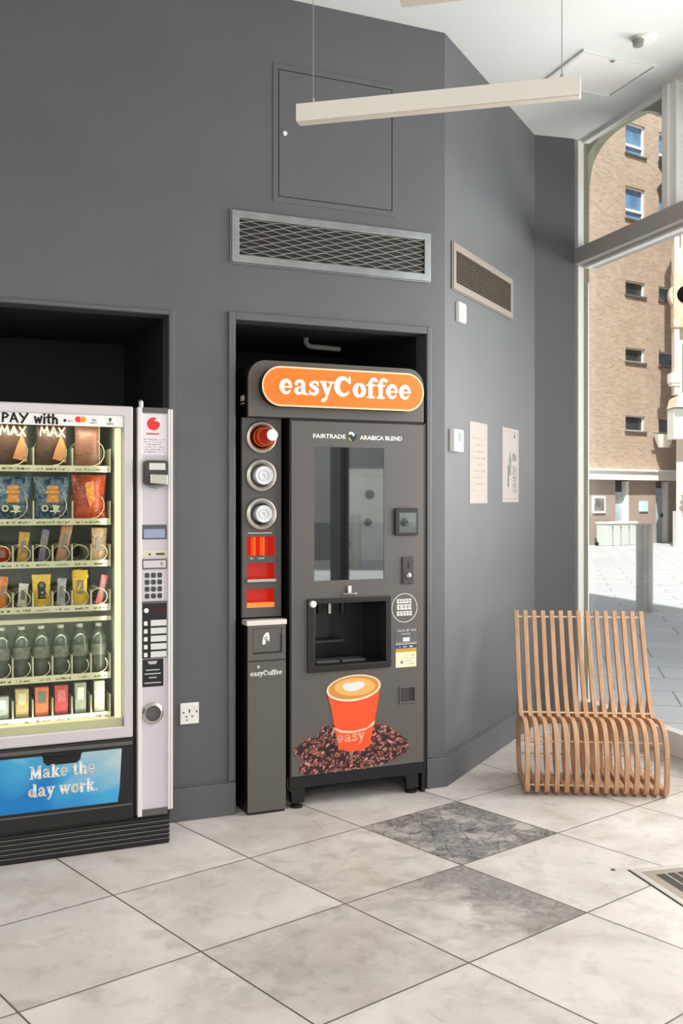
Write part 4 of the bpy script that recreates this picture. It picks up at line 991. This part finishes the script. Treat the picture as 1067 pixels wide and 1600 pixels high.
mb = MB(); slab_holes(mb, -.292, -.201, CY-.006, CY, .452, .536, [(-.284, -.209, .462, .528)]); c2 = part('coin_return', mb, M_machd, K, fp, bevel=.001)
part('return_pocket', MB().box(-.284, -.209, CY-.0015, CY-.0002, .462, .528), mat('pocket_dark', (40, 36, 34), .4), K, c2)
part('return_flap', MB().box(-.280, -.240, CY-.004, CY-.0015, .468, .526), mat('flap_brown', (66, 60, 56), .3), K, c2)
# printed cup and beans
def ell(cx, cz, a, b, rot, n=12): return [(cx+a*math.cos(t)*math.cos(rot)-b*math.sin(t)*math.sin(rot), cz+a*math.cos(t)*math.sin(rot)+b*math.sin(t)*math.cos(rot)) for t in [2*PI*k/n for k in range(n)]]
bp = MB(); rr = random.Random(12); outline = [(-.852, .285), (-.80, .320), (-.735, .335), (-.70, .372), (-.65, .385), (-.56, .33), (-.45, .35), (-.415, .372), (-.36, .352), (-.30, .315), (-.235, .272), (-.245, .222), (-.30, .190), (-.36, .170), (-.45, .158), (-.80, .156), (-.825, .185), (-.80, .225), (-.845, .262)]
def inside(x, z, P):
    c = False
    for i in range(len(P)):
        a, b = P[i], P[i-1]
        if (a[1] > z) != (b[1] > z) and x < (b[0]-a[0])*(z-a[1])/(b[1]-a[1])+a[0]: c = not c
    return c
bp.m = 0; bp.prism([(x*.97-.545*.03, z*.96+.25*.04) for x, z in outline], CY-.0006, CY-.0001)
cnt = 0
while cnt < 620:
    x, z = rr.uniform(-.852, -.233), rr.uniform(.158, .386)
    if not inside(x, z, outline): continue
    a = rr.uniform(.008, .013); rot = rr.uniform(-.9, .9)+(.5 if x < -.55 else 0); y = CY-.0007-cnt*1.2e-6
    bp.m = rr.choice([1, 1, 2, 2, 3, 3, 3, 4]); bp.prism(ell(x, z, a, a*.55, rot, 8), y, y+.0001)
    bp.m = rr.choice([0, 0, 4, 5]); bp.prism(ell(x+.001, z+.001, a*.7, a*.13, rot+.15, 6), y-.0003, y-.0002); cnt += 1
part('bean_print', bp, [mat('bean_shadow', (40, 24, 22), .4), mat('bean_a', (104, 54, 48), .35), mat('bean_b', (150, 88, 78), .35), mat('bean_c', (62, 34, 32), .35), mat('bean_d', (196, 128, 118), .35), mat('bean_e', (232, 180, 168), .35)], K, fp)
cp = MB()
body = [(-.676, .545), (-.668, .500), (-.658, .470), (-.618, .262), (-.56, .245), (-.50, .245), (-.452, .262), (-.412, .455), (-.404, .500), (-.399, .552)]
cp.m = 0; cp.prism(body, CY-.0025, CY-.0016)
rimc = (-.537, .549)
cp.m = 1; cp.prism(ell(rimc[0], rimc[1], .1435, .063, .04, 36), CY-.0030, CY-.0024)
cp.m = 2; cp.prism(ell(rimc[0], rimc[1]+.002, .134, .055, .04, 36), CY-.0034, CY-.0029)
cp.m = 3; cp.prism(ell(rimc[0]+.005, rimc[1]+.004, .108, .042, -.03, 30), CY-.0037, CY-.0033)
cp.m = 4; cp.prism([(-.598, .560), (-.590, .573), (-.565, .578), (-.545, .572), (-.520, .579), (-.490, .576), (-.478, .562), (-.490, .548), (-.525, .535), (-.560, .534), (-.588, .545)], CY-.0041, CY-.0036)
cp.m = 0
ct = part('cup_print', cp, [mat('cup_orange', (236, 84, 40), .35), mat('cup_rim', (250, 218, 190), .35), mat('coffee_brown', (206, 140, 66), .35), mat('coffee_gold', (230, 176, 100), .35), mat('milk_foam', (226, 222, 224), .35)], K, fp)
mb = MB(); write(mb, 'easy', -.628, .292, .036, CY-.0032, CY-.0026, width=.150, slope=.02); mb.prism([(-.655, .372), (-.600, .350), (-.540, .342), (-.470, .352), (-.424, .385), (-.430, .362), (-.480, .340), (-.545, .332), (-.610, .340)], CY-.0030, CY-.0026)
part('lettering', mb, mat('cup_cream', (248, 190, 160), .4), K, ct)
# plinth and legs
part('plinth', MB().box(-.860, -.142, CY+.004, CY+.03, .098, .150).box(-.60, -.595, CY+.002, CY+.004, .135, .140), M_black, K, bevel=.003)
for x, y in ((-.845, CY+.02), (-.235, CY+.02), (-.845, .50), (-.235, .50)):
    l = part('leg', MB().prism([(x-.028, .15), (x+.062, .15), (x+.062, .022), (x-.002, .022), (x-.006, .075), (x-.028, .10)], y, y+.04), M_black, K, bevel=.002)
    part('foot', MB().lathe([(.030, 0), (.030, .008), (.012, .014), (.010, .024)], (x+.028, y+.02, 0), 'z', 18), M_blackm, K, l)
part('leg_plate', MB().box(-.160, -.142, CY+.01, CY+.12, .0, .15), M_black, K)

# conduit inside the recess
solo('conduit_pipe', MB().tube([(-.62, .35, 2.287), (-.62, .35, 2.262), (-.61, .35, 2.250), (-.595, .35, 2.244), (-.43, .35, 2.240)], .014, 10), mat('conduit_grey', (112, 110, 106), .5),
     'short bent grey pipe under the roof of the recess above the coffee sign', 'pipe', WB, (-.52, .35, 2.25))

# ------------------------------------------------------------------ cup stand left of the coffee machine
CS = thing('cup_dispenser_stand', 'narrow grey cup and lid tower with waste bin left of the coffee machine', 'cup stand', WB, (-.98, CY, 0))
UY = -.005
mb = MB(); slab_holes(mb, -1.082, -.888, UY, UY+.015, .905, 1.836, [(-1.060, -.921, 1.192, 1.281), (-1.058, -.922, 1.073, 1.158), (-1.060, -.923, .950, 1.038)]+[(-.988-.052, -.988+.052, z-.052, z+.052) for z in (1.746, 1.567, 1.387)])
col = part('column', mb, mat('column_grey', (86, 83, 81), .4, metal=.2), CS, bevel=.001)
part('column_case', MB().box(-1.084, -1.078, UY+.015, .30, .905, 1.83).box(-.892, -.886, UY+.015, .30, .905, 1.83).box(-1.078, -.892, .29, .30, .905, 1.83), M_black, CS)
for z in (1.746, 1.567, 1.387):
    mb = MB(); mb.smooth = True; mb.lathe([(.046, -.10), (.0462, .000), (.056, .010), (.070, .016), (.076, .010), (.0775, 0)], (-.988, UY, z), 'y', 40, False)
    mb.lathe([(.060, .0125), (.0605, .019), (.068, .020), (.0685, .015)], (-.988, UY, z), 'y', 40, False)
    rg = part('dispenser_ring', mb, M_steel, CS)
for i, (z0, z1_) in enumerate(((1.192, 1.281), (1.073, 1.158), (.950, 1.038))):
    mb = MB(); mb.box(-1.060, -.921, .055, .058, z0, z1_); mb.box(-1.062, -1.059, UY+.002, .058, z0, z1_); mb.box(-.923, -.920, UY+.002, .058, z0, z1_); mb.box(-1.060, -.921, UY+.002, .058, z0-.002, z0+.001); mb.box(-1.060, -.921, UY+.002, .058, z1_-.001, z1_+.002)
    c_ = part('compartment', mb, M_red, CS, label='open red lined compartment')
    if i == 0:
        for x in (-1.018, -.973): part('partition', MB().box(x-.0015, x+.0015, UY+.004, .055, z0, z1_), mat('partition_orange', (246, 130, 40), .3, emit=.2), CS, c_)
    if i == 1: part('lip', MB().box(-1.060, -.918, UY-.012, UY, z0-.003, z0+.010), M_steel, CS, c_)
    if i == 2: part('lower_lip', MB().box(-1.058, -.923, UY-.001, .03, z0, z0+.022), mat('lip_orange', (244, 140, 60), .35, emit=.15), CS, c_)
mb = MB(); mb.box(-1.055, -.935, UY-.003, UY, 1.296, 1.300); part('label_rail', mb, M_silver, CS, col)
mb = MB(); rr = random.Random(6); scribble(mb, -1.048, -1.028, 1.176, .008, UY, 1, rr); scribble(mb, -1.002, -.975, 1.176, .008, UY, 1, rr); part('small_text', mb, M_white, CS, col)
part('shelf', MB().box(-1.078, -.882, CY-.004, UY+.02, .873, .897), mat('shelf_steel', (232, 224, 214), .3, metal=.3), CS, bevel=.002)
mb = MB(); slab_holes(mb, -1.072, -.886, CY, CY+.012, .012, .872, [(-1.048, -.905, .742, .858)]); bb = part('bin_front', mb, M_mach, CS)
part('bin_body', MB().box(-1.072, -1.064, CY+.012, .30, .012, .872).box(-.894, -.886, CY+.012, .30, .012, .872).box(-1.064, -.894, .29, .30, .012, .872).box(-1.064, -.894, CY+.014, .29, .012, .03).box(-1.064, -.894, CY+.016, CY+.02, .70, .872), M_black, CS)
part('seam', MB().box(-1.072, -.886, CY-.0006, CY+.001, .706, .711), M_blackm, CS, bb)
fl = part('waste_flap', MB().box(-1.046, -.907, CY+.002, CY+.011, .746, .857), M_mach, CS, bevel=.001)
part('bin_logo', MB().prism([(-1.002, .790), (-.996, .822), (-.985, .836), (-.972, .840), (-.966, .820), (-.968, .795), (-.978, .806), (-.988, .785), (-.998, .782)], CY+.0008, CY+.002), M_white, CS, fl)
part('logo_cut', MB().ring(-.984, .812, .008, .0045, CY+.0002, CY+.0008, 14).box(-.986, -.982, CY+.0002, CY+.0008, .795, .806), M_machd, CS, fl)
part('flap_hinge', MB().box(-.911, -.906, CY-.002, CY+.002, .752, .83).box(-1.044, -.908, CY-.002, CY+.002, .744, .748), M_black, CS, fl)
part('bin_lock', MB().disc(-1.022, .682, .008, CY-.003, CY), M_chrome, CS, bb)
mb = MB(); write(mb, 'easyCoffee', -1.060, .640, .0175, CY-.0008, CY, width=.156, fat=1.2); part('lettering', mb, M_white, CS, bb)
part('bin_base', MB().box(-1.068, -.890, CY+.005, .29, .0, .012), M_blackm, CS)
# cup and lids in the dispensers
t = thing('paper_cup', 'red paper cup with white base sticking out of the top dispenser ring', 'cup', WB, (-.985, UY, 1.746))
mb = MB(); mb.smooth = True; mb.lathe([(.044, -.05), (.0365, .060)], (-.986, UY, 1.746), 'y', 28, False); part('cup_wall', mb, mat('cup_red', (206, 36, 14), .35), t)
mb = MB(); mb.smooth = True; mb.lathe([(.0425, .010), (.0455, .014), (.0420, .018)], (-.986, UY, 1.746), 'y', 28, False); mb.lathe([(.0370, .052), (.0405, .056), (.0372, .060)], (-.986, UY, 1.747), 'y', 28, False); part('rolled_rim', mb, mat('rim_orange', (250, 150, 50), .35), t)
mb = MB(); mb.smooth = True; mb.lathe([(.0362, .060), (.0265, .145)], (-.986, UY, 1.748), 'y', 28, False); part('lower_wall', mb, MATS['cup_red'], t)
part('cup_base', MB().lathe([(.0268, .140), (.0262, .148), (.001, .148)], (-.986, UY, 1.748), 'y', 28, False), M_white, t)
lid0 = None
for z, lab, dx, s in ((1.567, 'white plastic lid in the middle dispenser ring of the cup tower', .002, 1.0), (1.387, 'white plastic lid in the lowest dispenser ring of the cup tower', -.002, .93)):
    t = thing('plastic_lid_stack', lab, 'lids', WB, (-.985, UY, z), 'lids in the cup tower')
    if lid0 is None:
        mb = MB(); mb.smooth = False; mb.lathe([(.0455, -.06), (.0440, .028), (.042, .034), (.038, .035), (.035, .030), (.001, .031)], (-.985, UY, z), 'y', 36, False)
        a = part('lid_body', mb, mat('lid_white', (226, 228, 232), .3), t)
        b = part('lid_sip_mark', MB().ring(-.985, z, .026, .023, UY-.0345, UY-.031, 24).prism([(-.990, z+.012), (-.982, z+.010), (-.976, z-.006), (-.982, z-.012), (-.984, z)], UY-.0340, UY-.031), mat('lid_grey', (190, 194, 200), .4), t)
        lid0 = (a, b)
    else:
        for q in lid0:
            c = q.copy(); COL.objects.link(c); c.parent = t
        t.scale = (s, 1, s)

# ================================================================== SLATTED CHAIR
prof = catmull([(.585, .845), (.540, .74), (.480, .60), (.410, .46), (.335, .350), (.285, .322), (.225, .330), (.150, .340), (.075, .330), (.022, .285), (-.012, .20), (-.012, .10), (.004, .035), (.045, .018), (.12, .018), (.25, .018), (.36, .018), (.425, .050), (.455, .14), (.450, .24), (.415, .33), (.385, .40)], 6)
def slat(x, w=.023, th=.026):
    mb = MB(); P = prof; vs = []; n = len(P)
    for i in range(n):
        a, b = P[max(i-1, 0)], P[min(i+1, n-1)]; dy, dz = b[0]-a[0], b[1]-a[1]; L = math.hypot(dy, dz); ny, nz = -dz/L*th/2, dy/L*th/2
        y, z = P[i]
        vs += [(x-w/2, y+ny, z+nz), (x+w/2, y+ny, z+nz), (x+w/2, y-ny, z-nz), (x-w/2, y-ny, z-nz)]
    fs = [(0, 1, 2, 3), tuple(4*(n-1)+k for k in (3, 2, 1, 0))]
    for i in range(n-1):
        for k in range(4): fs.append((4*i+k, 4*i+(k+1) % 4, 4*i+4+(k+1) % 4, 4*i+4+k))
    mb.add(vs, fs); return mb
C0 = thing('slatted_chair', 'low chair of bent honey wood slats standing by the shop window', 'chair', CH, (.345, .25, 0))
for k in range(15):
    x = .012+k*.0478
    s = part('slat', slat(x), M_wood, C0, bevel=.002)
    f = MB().lathe([(.010, 0), (.010, .012)], (x, .06, 0), 'z', 10).lathe([(.010, 0), (.010, .012)], (x, .34, 0), 'z', 10)
    part('foot_pad', f, M_blackm, C0, s)
for (y, z) in ((.570, .815), (.318, .345), (.028, .262), (.010, .052), (.44, .10), (.42, .30)):
    part('cross_rod', MB().lathe([(.0045, .0), (.0045, .694)], (0, y, z), 'x', 10), M_rod, C0)

# floor grate by the entrance
GR = Fr(1.128, 3.965, 165.0)
t = thing('floor_grate', 'metal framed entrance floor grate with dark slots at the right edge', 'grate', GR, (.6, -.4, 0))
mb = MB()
def flat_frame(mb, x0, x1, y0, y1, w, z0, z1):
    mb.box(x0, x1, y0, y0+w, z0, z1); mb.box(x0, x1, y1-w, y1, z0, z1); mb.box(x0, x0+w, y0+w, y1-w, z0, z1); mb.box(x1-w, x1, y0+w, y1-w, z0, z1)
G0 = (0, 1.3, -.0, .9)
flat_frame(mb, 0, 1.3, 0, .9, .028, 0, .004); part('outer_frame', mb, mat('grate_pale', (214, 210, 202), .3, metal=.5), t, bevel=.001)
mb = MB(); flat_frame(mb, .028, 1.272, .028, .872, .042, 0, .0025); part('inner_frame', mb, mat('grate_brown', (170, 158, 146), .35, metal=.5), t)
mb = MB(); flat_frame(mb, -.006, 1.306, -.006, .906, .006, 0, .0012); part('seal', mb, M_ink, t)
part('pit', MB().box(.07, 1.23, .07, .83, 0, .0008), mat('pit_brown', (50, 44, 38), .7), t)
mb = MB()
for k in range(1, 17): mb.box(.07, 1.23, .07+k*.0447-.004, .07+k*.0447+.004, .0008, .0022)
part('bars', mb, mat('grate_bar', (188, 180, 170), .3, metal=.6), t)
solo('screw_cap', MB().lathe([(.009, 0), (.009, .003), (.005, .004)], (1.066, 3.97, 0), 'z', 12), M_machd, 'tiny dark stud on the pale floor tile left of the grate', 'stud', WORLD, (1.066, 3.97, 0))

# ================================================================== THE STREET
gz = -.065
def bollard(x, y, label, tilt=0):
    t = thing('bollard', label, 'bollard', WORLD, (x, y, gz), 'steel bollards in the street'); return t
M_bol = mat('bollard_steel', (184, 180, 170), .32, metal=.4, noise=.1, nscale=3)
b1 = thing('bollard', 'round steel bollard on the shaded paving just outside the window', 'bollard', WORLD, (4.135, 13.81, gz), 'steel bollards in the street')
mb = MB(); mb.smooth = True; mb.lathe([(.112, 0), (.112, 1.16)], (4.135, 13.81, gz), 'z', 28, False); part('post', mb, M_bol, b1)
part('cap', MB().lathe([(.114, 1.155), (.114, 1.175), (.104, 1.198), (.001, 1.205)], (4.135, 13.81, gz), 'z', 28, False), M_bol, b1)
part('plate', MB().box(4.03, 4.10, 13.705, 13.72, .46+gz, .58+gz), mat('bollard_plate', (180, 176, 168), .5), b1)
for (x, y, lab) in ((13.56, -6.93, 'steel bollard seen only mirrored in the coffee machine screen'), (10.6, -9.3, 'steel bollard farther along the side street behind the photographer')):
    c = copy_tree(b1); c.location = (x, y, gz); c['label'] = lab

# brick building
M_brick = brick_material('pale_brick', (180, 158, 138), (156, 134, 116), (184, 174, 162))
M_stone = mat('ground_floor_stone', (160, 144, 134), .8, noise=.1, nscale=.8)
M_white_ext = mat('white_render', (232, 230, 226), .6)
M_blueglass = mat('window_blue_glass', (96, 132, 168), .12, noise=.25, nscale=2.0)
M_darkglass = mat('window_dark_glass', (54, 60, 62), .12, noise=.3, nscale=3.0)
M_sill = mat('dark_sill', (92, 84, 76), .7)
BLD = thing('brick_building', 'tall pale brick building across the street with small windows', 'building', FA, (3.0, 0, 0))
cols = [(-3.6, -2.56), (1.72, 2.76), (3.53, 4.57), (5.34, 6.38), (8.9, 9.94)]
rows = [(13.57, 14.66, 1), (11.30, 12.42, 1), (8.64, 9.13, 0), (6.30, 6.79, 0), (3.88, 4.42, 0)]
hl = [(a, b, c, d) for a, b in cols for c, d, _ in rows]
mb = MB(); slab_holes(mb, -9, 12, 0, .35, 2.5, 15.33, hl)
bw = part('brick_wall', mb, M_brick, BLD)
part('building_mass', MB().box(-9, 12, .6, 9, -.06, 15.2), mat('interior_dark', (40, 38, 36), .9), BLD)
part('parapet', MB().box(-9.1, 12.1, -.08, .7, 15.33, 15.45), M_white_ext, BLD)
for a, b in cols:
    for c, d, big_ in rows:
        w = MB(); th = .06 if big_ else .04
        slab_holes(w, a, b, .07, .13, c, d, [(a+th, b-th, c+th+(.30 if big_ else 0), d-th), (a+th, b-th, c+th, c+.28)] if big_ else [(a+th, b-th, c+th, d-th)])
        wf = part('window', w, M_white_ext, BLD)
        part('pane', MB().box(a+.02, b-.02, .14, .16, c+.02, d-.02), M_blueglass if big_ else M_darkglass, BLD, wf)
        part('sill', MB().box(a-.05, b+.05, -.06, .07, c-.07, c), M_sill, BLD, wf)
mb = MB(); slab_holes(mb, -9, 12, .05, .35, -.06, 2.16, [(1.24, 1.95, -.07, 2.15), (3.42, 4.12, -.07, 2.14), (-4.5, -3.6, -.07, 2.14)])
part('ground_floor_wall', mb, M_stone, BLD)
part('string_course', MB().box(-9, 12, -.25, .35, 2.16, 2.46).box(-9, 12, -.32, .35, 2.46, 2.53), M_white_ext, BLD)
dr = part('glazed_door', MB().box(1.24, 1.80, .22, .27, -.06, 1.75), mat('pale_glass_door', (176, 190, 200), .2, noise=.15, nscale=3), BLD)
part('door_jamb', MB().box(1.80, 1.95, .05, .30, -.06, 2.12), M_white_ext, BLD, dr)
part('door_fanlight', MB().box(1.24, 1.80, .24, .27, 1.75, 2.14), M_darkglass, BLD, dr)
dr = part('street_door', MB().box(3.42, 3.98, .2, .25, -.06, 1.90), mat('blue_grey_door', (176, 188, 204), .5), BLD)
part('door_jamb', MB().box(3.98, 4.12, .05, .30, -.06, 2.12), M_white_ext, BLD, dr)
part('door_handle', MB().box(3.90, 3.95, .15, .2, .85, .98), M_ink, BLD, dr)
part('door_fanlight', MB().box(3.42, 3.98, .24, .27, 1.90, 2.14), M_sill, BLD, dr)
part('notice_board', MB().box(.05, .68, .0, .05, 1.02, 1.60), M_white_ext, BLD)
part('notice_picture', MB().box(.12, .60, -.01, .0, 1.10, 1.53), mat('notice_grey', (120, 116, 112), .5, noise=.5, nscale=5), BLD)
part('pale_sign', MB().box(2.50, 2.93, .0, .05, 1.06, 1.43), mat('pale_aqua', (196, 222, 226), .5), BLD)
t = thing('wall_lantern', 'white lantern on a bracket fixed to the brick building', 'lantern', FA, (3.3, 0, 3.4))
part('bracket', MB().box(2.75, 3.72, -.40, -.34, 3.80, 3.83).box(3.68, 3.72, -.4, 0, 3.80, 3.84), M_sill, t)
part('shade', MB().lathe([(.20, 3.33), (.36, 3.78), (.08, 3.80)], (3.33, -.37, 0), 'z', 16), M_white_ext, t)
# bins
bin_labels = ['pale grey recycling bin left of the glazed street door', 'white street bin in the middle of the row across the street', 'green sided recycling bin next to the glazed street door', 'pale bin at the left end of the row across the street']
bn0 = None
for x, lab in ((.02, bin_labels[3]), (.44, bin_labels[0]), (.86, bin_labels[1]), (1.28, bin_labels[2])):
    if bn0 is None:
        bn0 = thing('recycling_bin', lab, 'bin', FA, (x, -.5, gz), 'bins in front of the brick building')
        mb = MB(); mb.prism([(x-.14, gz), (x+.14, gz), (x+.16, .66), (x-.16, .66)], -.72, -.30); part('bin_body', mb, mat('bin_pale_green', (190, 198, 192), .5), bn0, bevel=.02)
        part('lid', MB().box(x-.18, x+.18, -.75, -.28, .66, .74), mat('bin_lid', (206, 208, 200), .5), bn0, bevel=.01)
        part('wheel', MB().lathe([(.07, 0), (.07, .05)], (x-.19, -.32, gz+.07), 'x', 14), M_blackm, bn0)
        BX = x
    else:
        c = copy_tree(bn0); c.location = FA.w(x, -.5, gz); c['label'] = lab
# pale stone building at the right edge
ST = Fr(10.80, 33.0, 90.0)
S = thing('stone_building', 'pale stone shop building with carved console at the right edge outside', 'building', ST, (3, 0, 0))
M_ston = mat('warm_stone', (216, 200, 184), .8, noise=.06, nscale=1.2)
part('stone_wall', MB().slab([(.2, .25), (7, .25), (7, 2.8), (1.75, 2.8)], gz, 13.5), M_ston, S)
part('pilaster', MB().box(.06, .22, 0, .3, 4.9, 10.4).box(.0, .3, -.03, .3, 10.1, 10.5), M_ston, S)
part('upper_window', MB().box(.42, 1.6, .2, .26, 8.9, 10.3).box(.40, 1.6, .2, .26, 4.9, 6.6), M_darkglass, S)
part('console_scroll', MB().lathe([(.50, 0), (.50, .25)], (.42, .3, 8.15), 'y', 28).lathe([(.30, .25), (.30, .36)], (.42, .3, 8.15), 'y', 24).box(.02, .6, -.06, .24, 7.1, 8.9), mat('carved_stone', (206, 182, 156), .8, noise=.2, nscale=5), S)
part('pilaster_cap', MB().box(-.08, .25, -.1, .3, 5.3, 5.6).box(-.04, .25, -.05, .3, 5.2, 5.3), M_white_ext, S)
part('shop_cornice', MB().prism([(-.1, 4.45), (-.02, 4.75), (.3, 4.95), (7, 4.95), (7, 4.45)], -.6, .3), M_ston, S)
part('shop_fascia', MB().box(-.08, 7, -.35, .3, 3.45, 4.42), M_white_ext, S)
part('shop_stallriser', MB().box(.1, 7, -.1, .3, gz, 1.1), M_white_ext, S)
def foliage(mb, cx, cy, cz, rx, ry, rz, n, s, rnd):
    for _ in range(n):
        while True:
            p = (rnd.uniform(-1, 1), rnd.uniform(-1, 1), rnd.uniform(-1, 1))
            if sum(q*q for q in p) < 1: break
        o = Vector((cx+p[0]*rx, cy+p[1]*ry, cz+p[2]*rz)); a = Vector((rnd.gauss(0, 1), rnd.gauss(0, 1), rnd.gauss(0, 1))).normalized(); b = a.orthogonal().normalized(); L = s*rnd.uniform(.6, 1.3)
        mb.m = rnd.choice([0, 0, 1, 1, 2, 3]) if mb.m is not None else 0
        mb.add([o-a*L, o+b*L*.45, o+a*L, o-b*L*.45], [(0, 1, 2, 3)])
    return mb
t = thing('flower_basket', 'hanging basket of yellow green leaves and pink flowers at the right edge outside', 'plant', ST, (.5, -.9, 1.2))
mb = MB(); rr = random.Random(8); foliage(mb, .56, -.85, 2.2, .50, .4, .95, 900, .075, rr)
part('foliage', mb, [mat('leaf_green', (120, 160, 50), .6), mat('leaf_yellow', (220, 206, 70), .6), mat('flower_orange', (214, 120, 70), .6), mat('flower_pink', (236, 196, 206), .6)], t)
part('basket', MB().lathe([(.10, 1.25), (.28, 1.45), (.30, 1.6)], (.62, -.85, 0), 'z', 16), M_sill, t)
part('chain', MB().tube([(.62, -.85, 1.6), (.62, -.85, 3.45)], .012, 6), M_ink, t)

# side street building, what the coffee machine's dark screen mirrors
SB = Fr(15.4, -9.0, 222.0)
T = thing('side_building', 'dark fronted building with white doors behind the photographer, mirrored in the screen', 'building', SB, (0, 0, 0))
part('dark_front', MB().box(-9, 9, .2, 4, gz, 9), mat('dark_render', (74, 76, 74), .7, noise=.3, nscale=.7), T)
wd = part('white_doors', MB().box(-3.2, .1, .08, .2, gz, 2.1), mat('white_door_paint', (244, 242, 234), .5, noise=.06, nscale=2), T)
part('door_lintel', MB().box(-3.3, .2, .02, .2, 2.1, 2.25).box(-2.1, -2.0, .02, .1, gz, 2.1), M_white_ext, T, wd)
for x in (-2.7, -1.6, -.7): part('door_window', MB().disc(x, 1.6, .12, .05, .09).disc(x+.05, .9, .10, .05, .09), M_darkglass, T, wd)
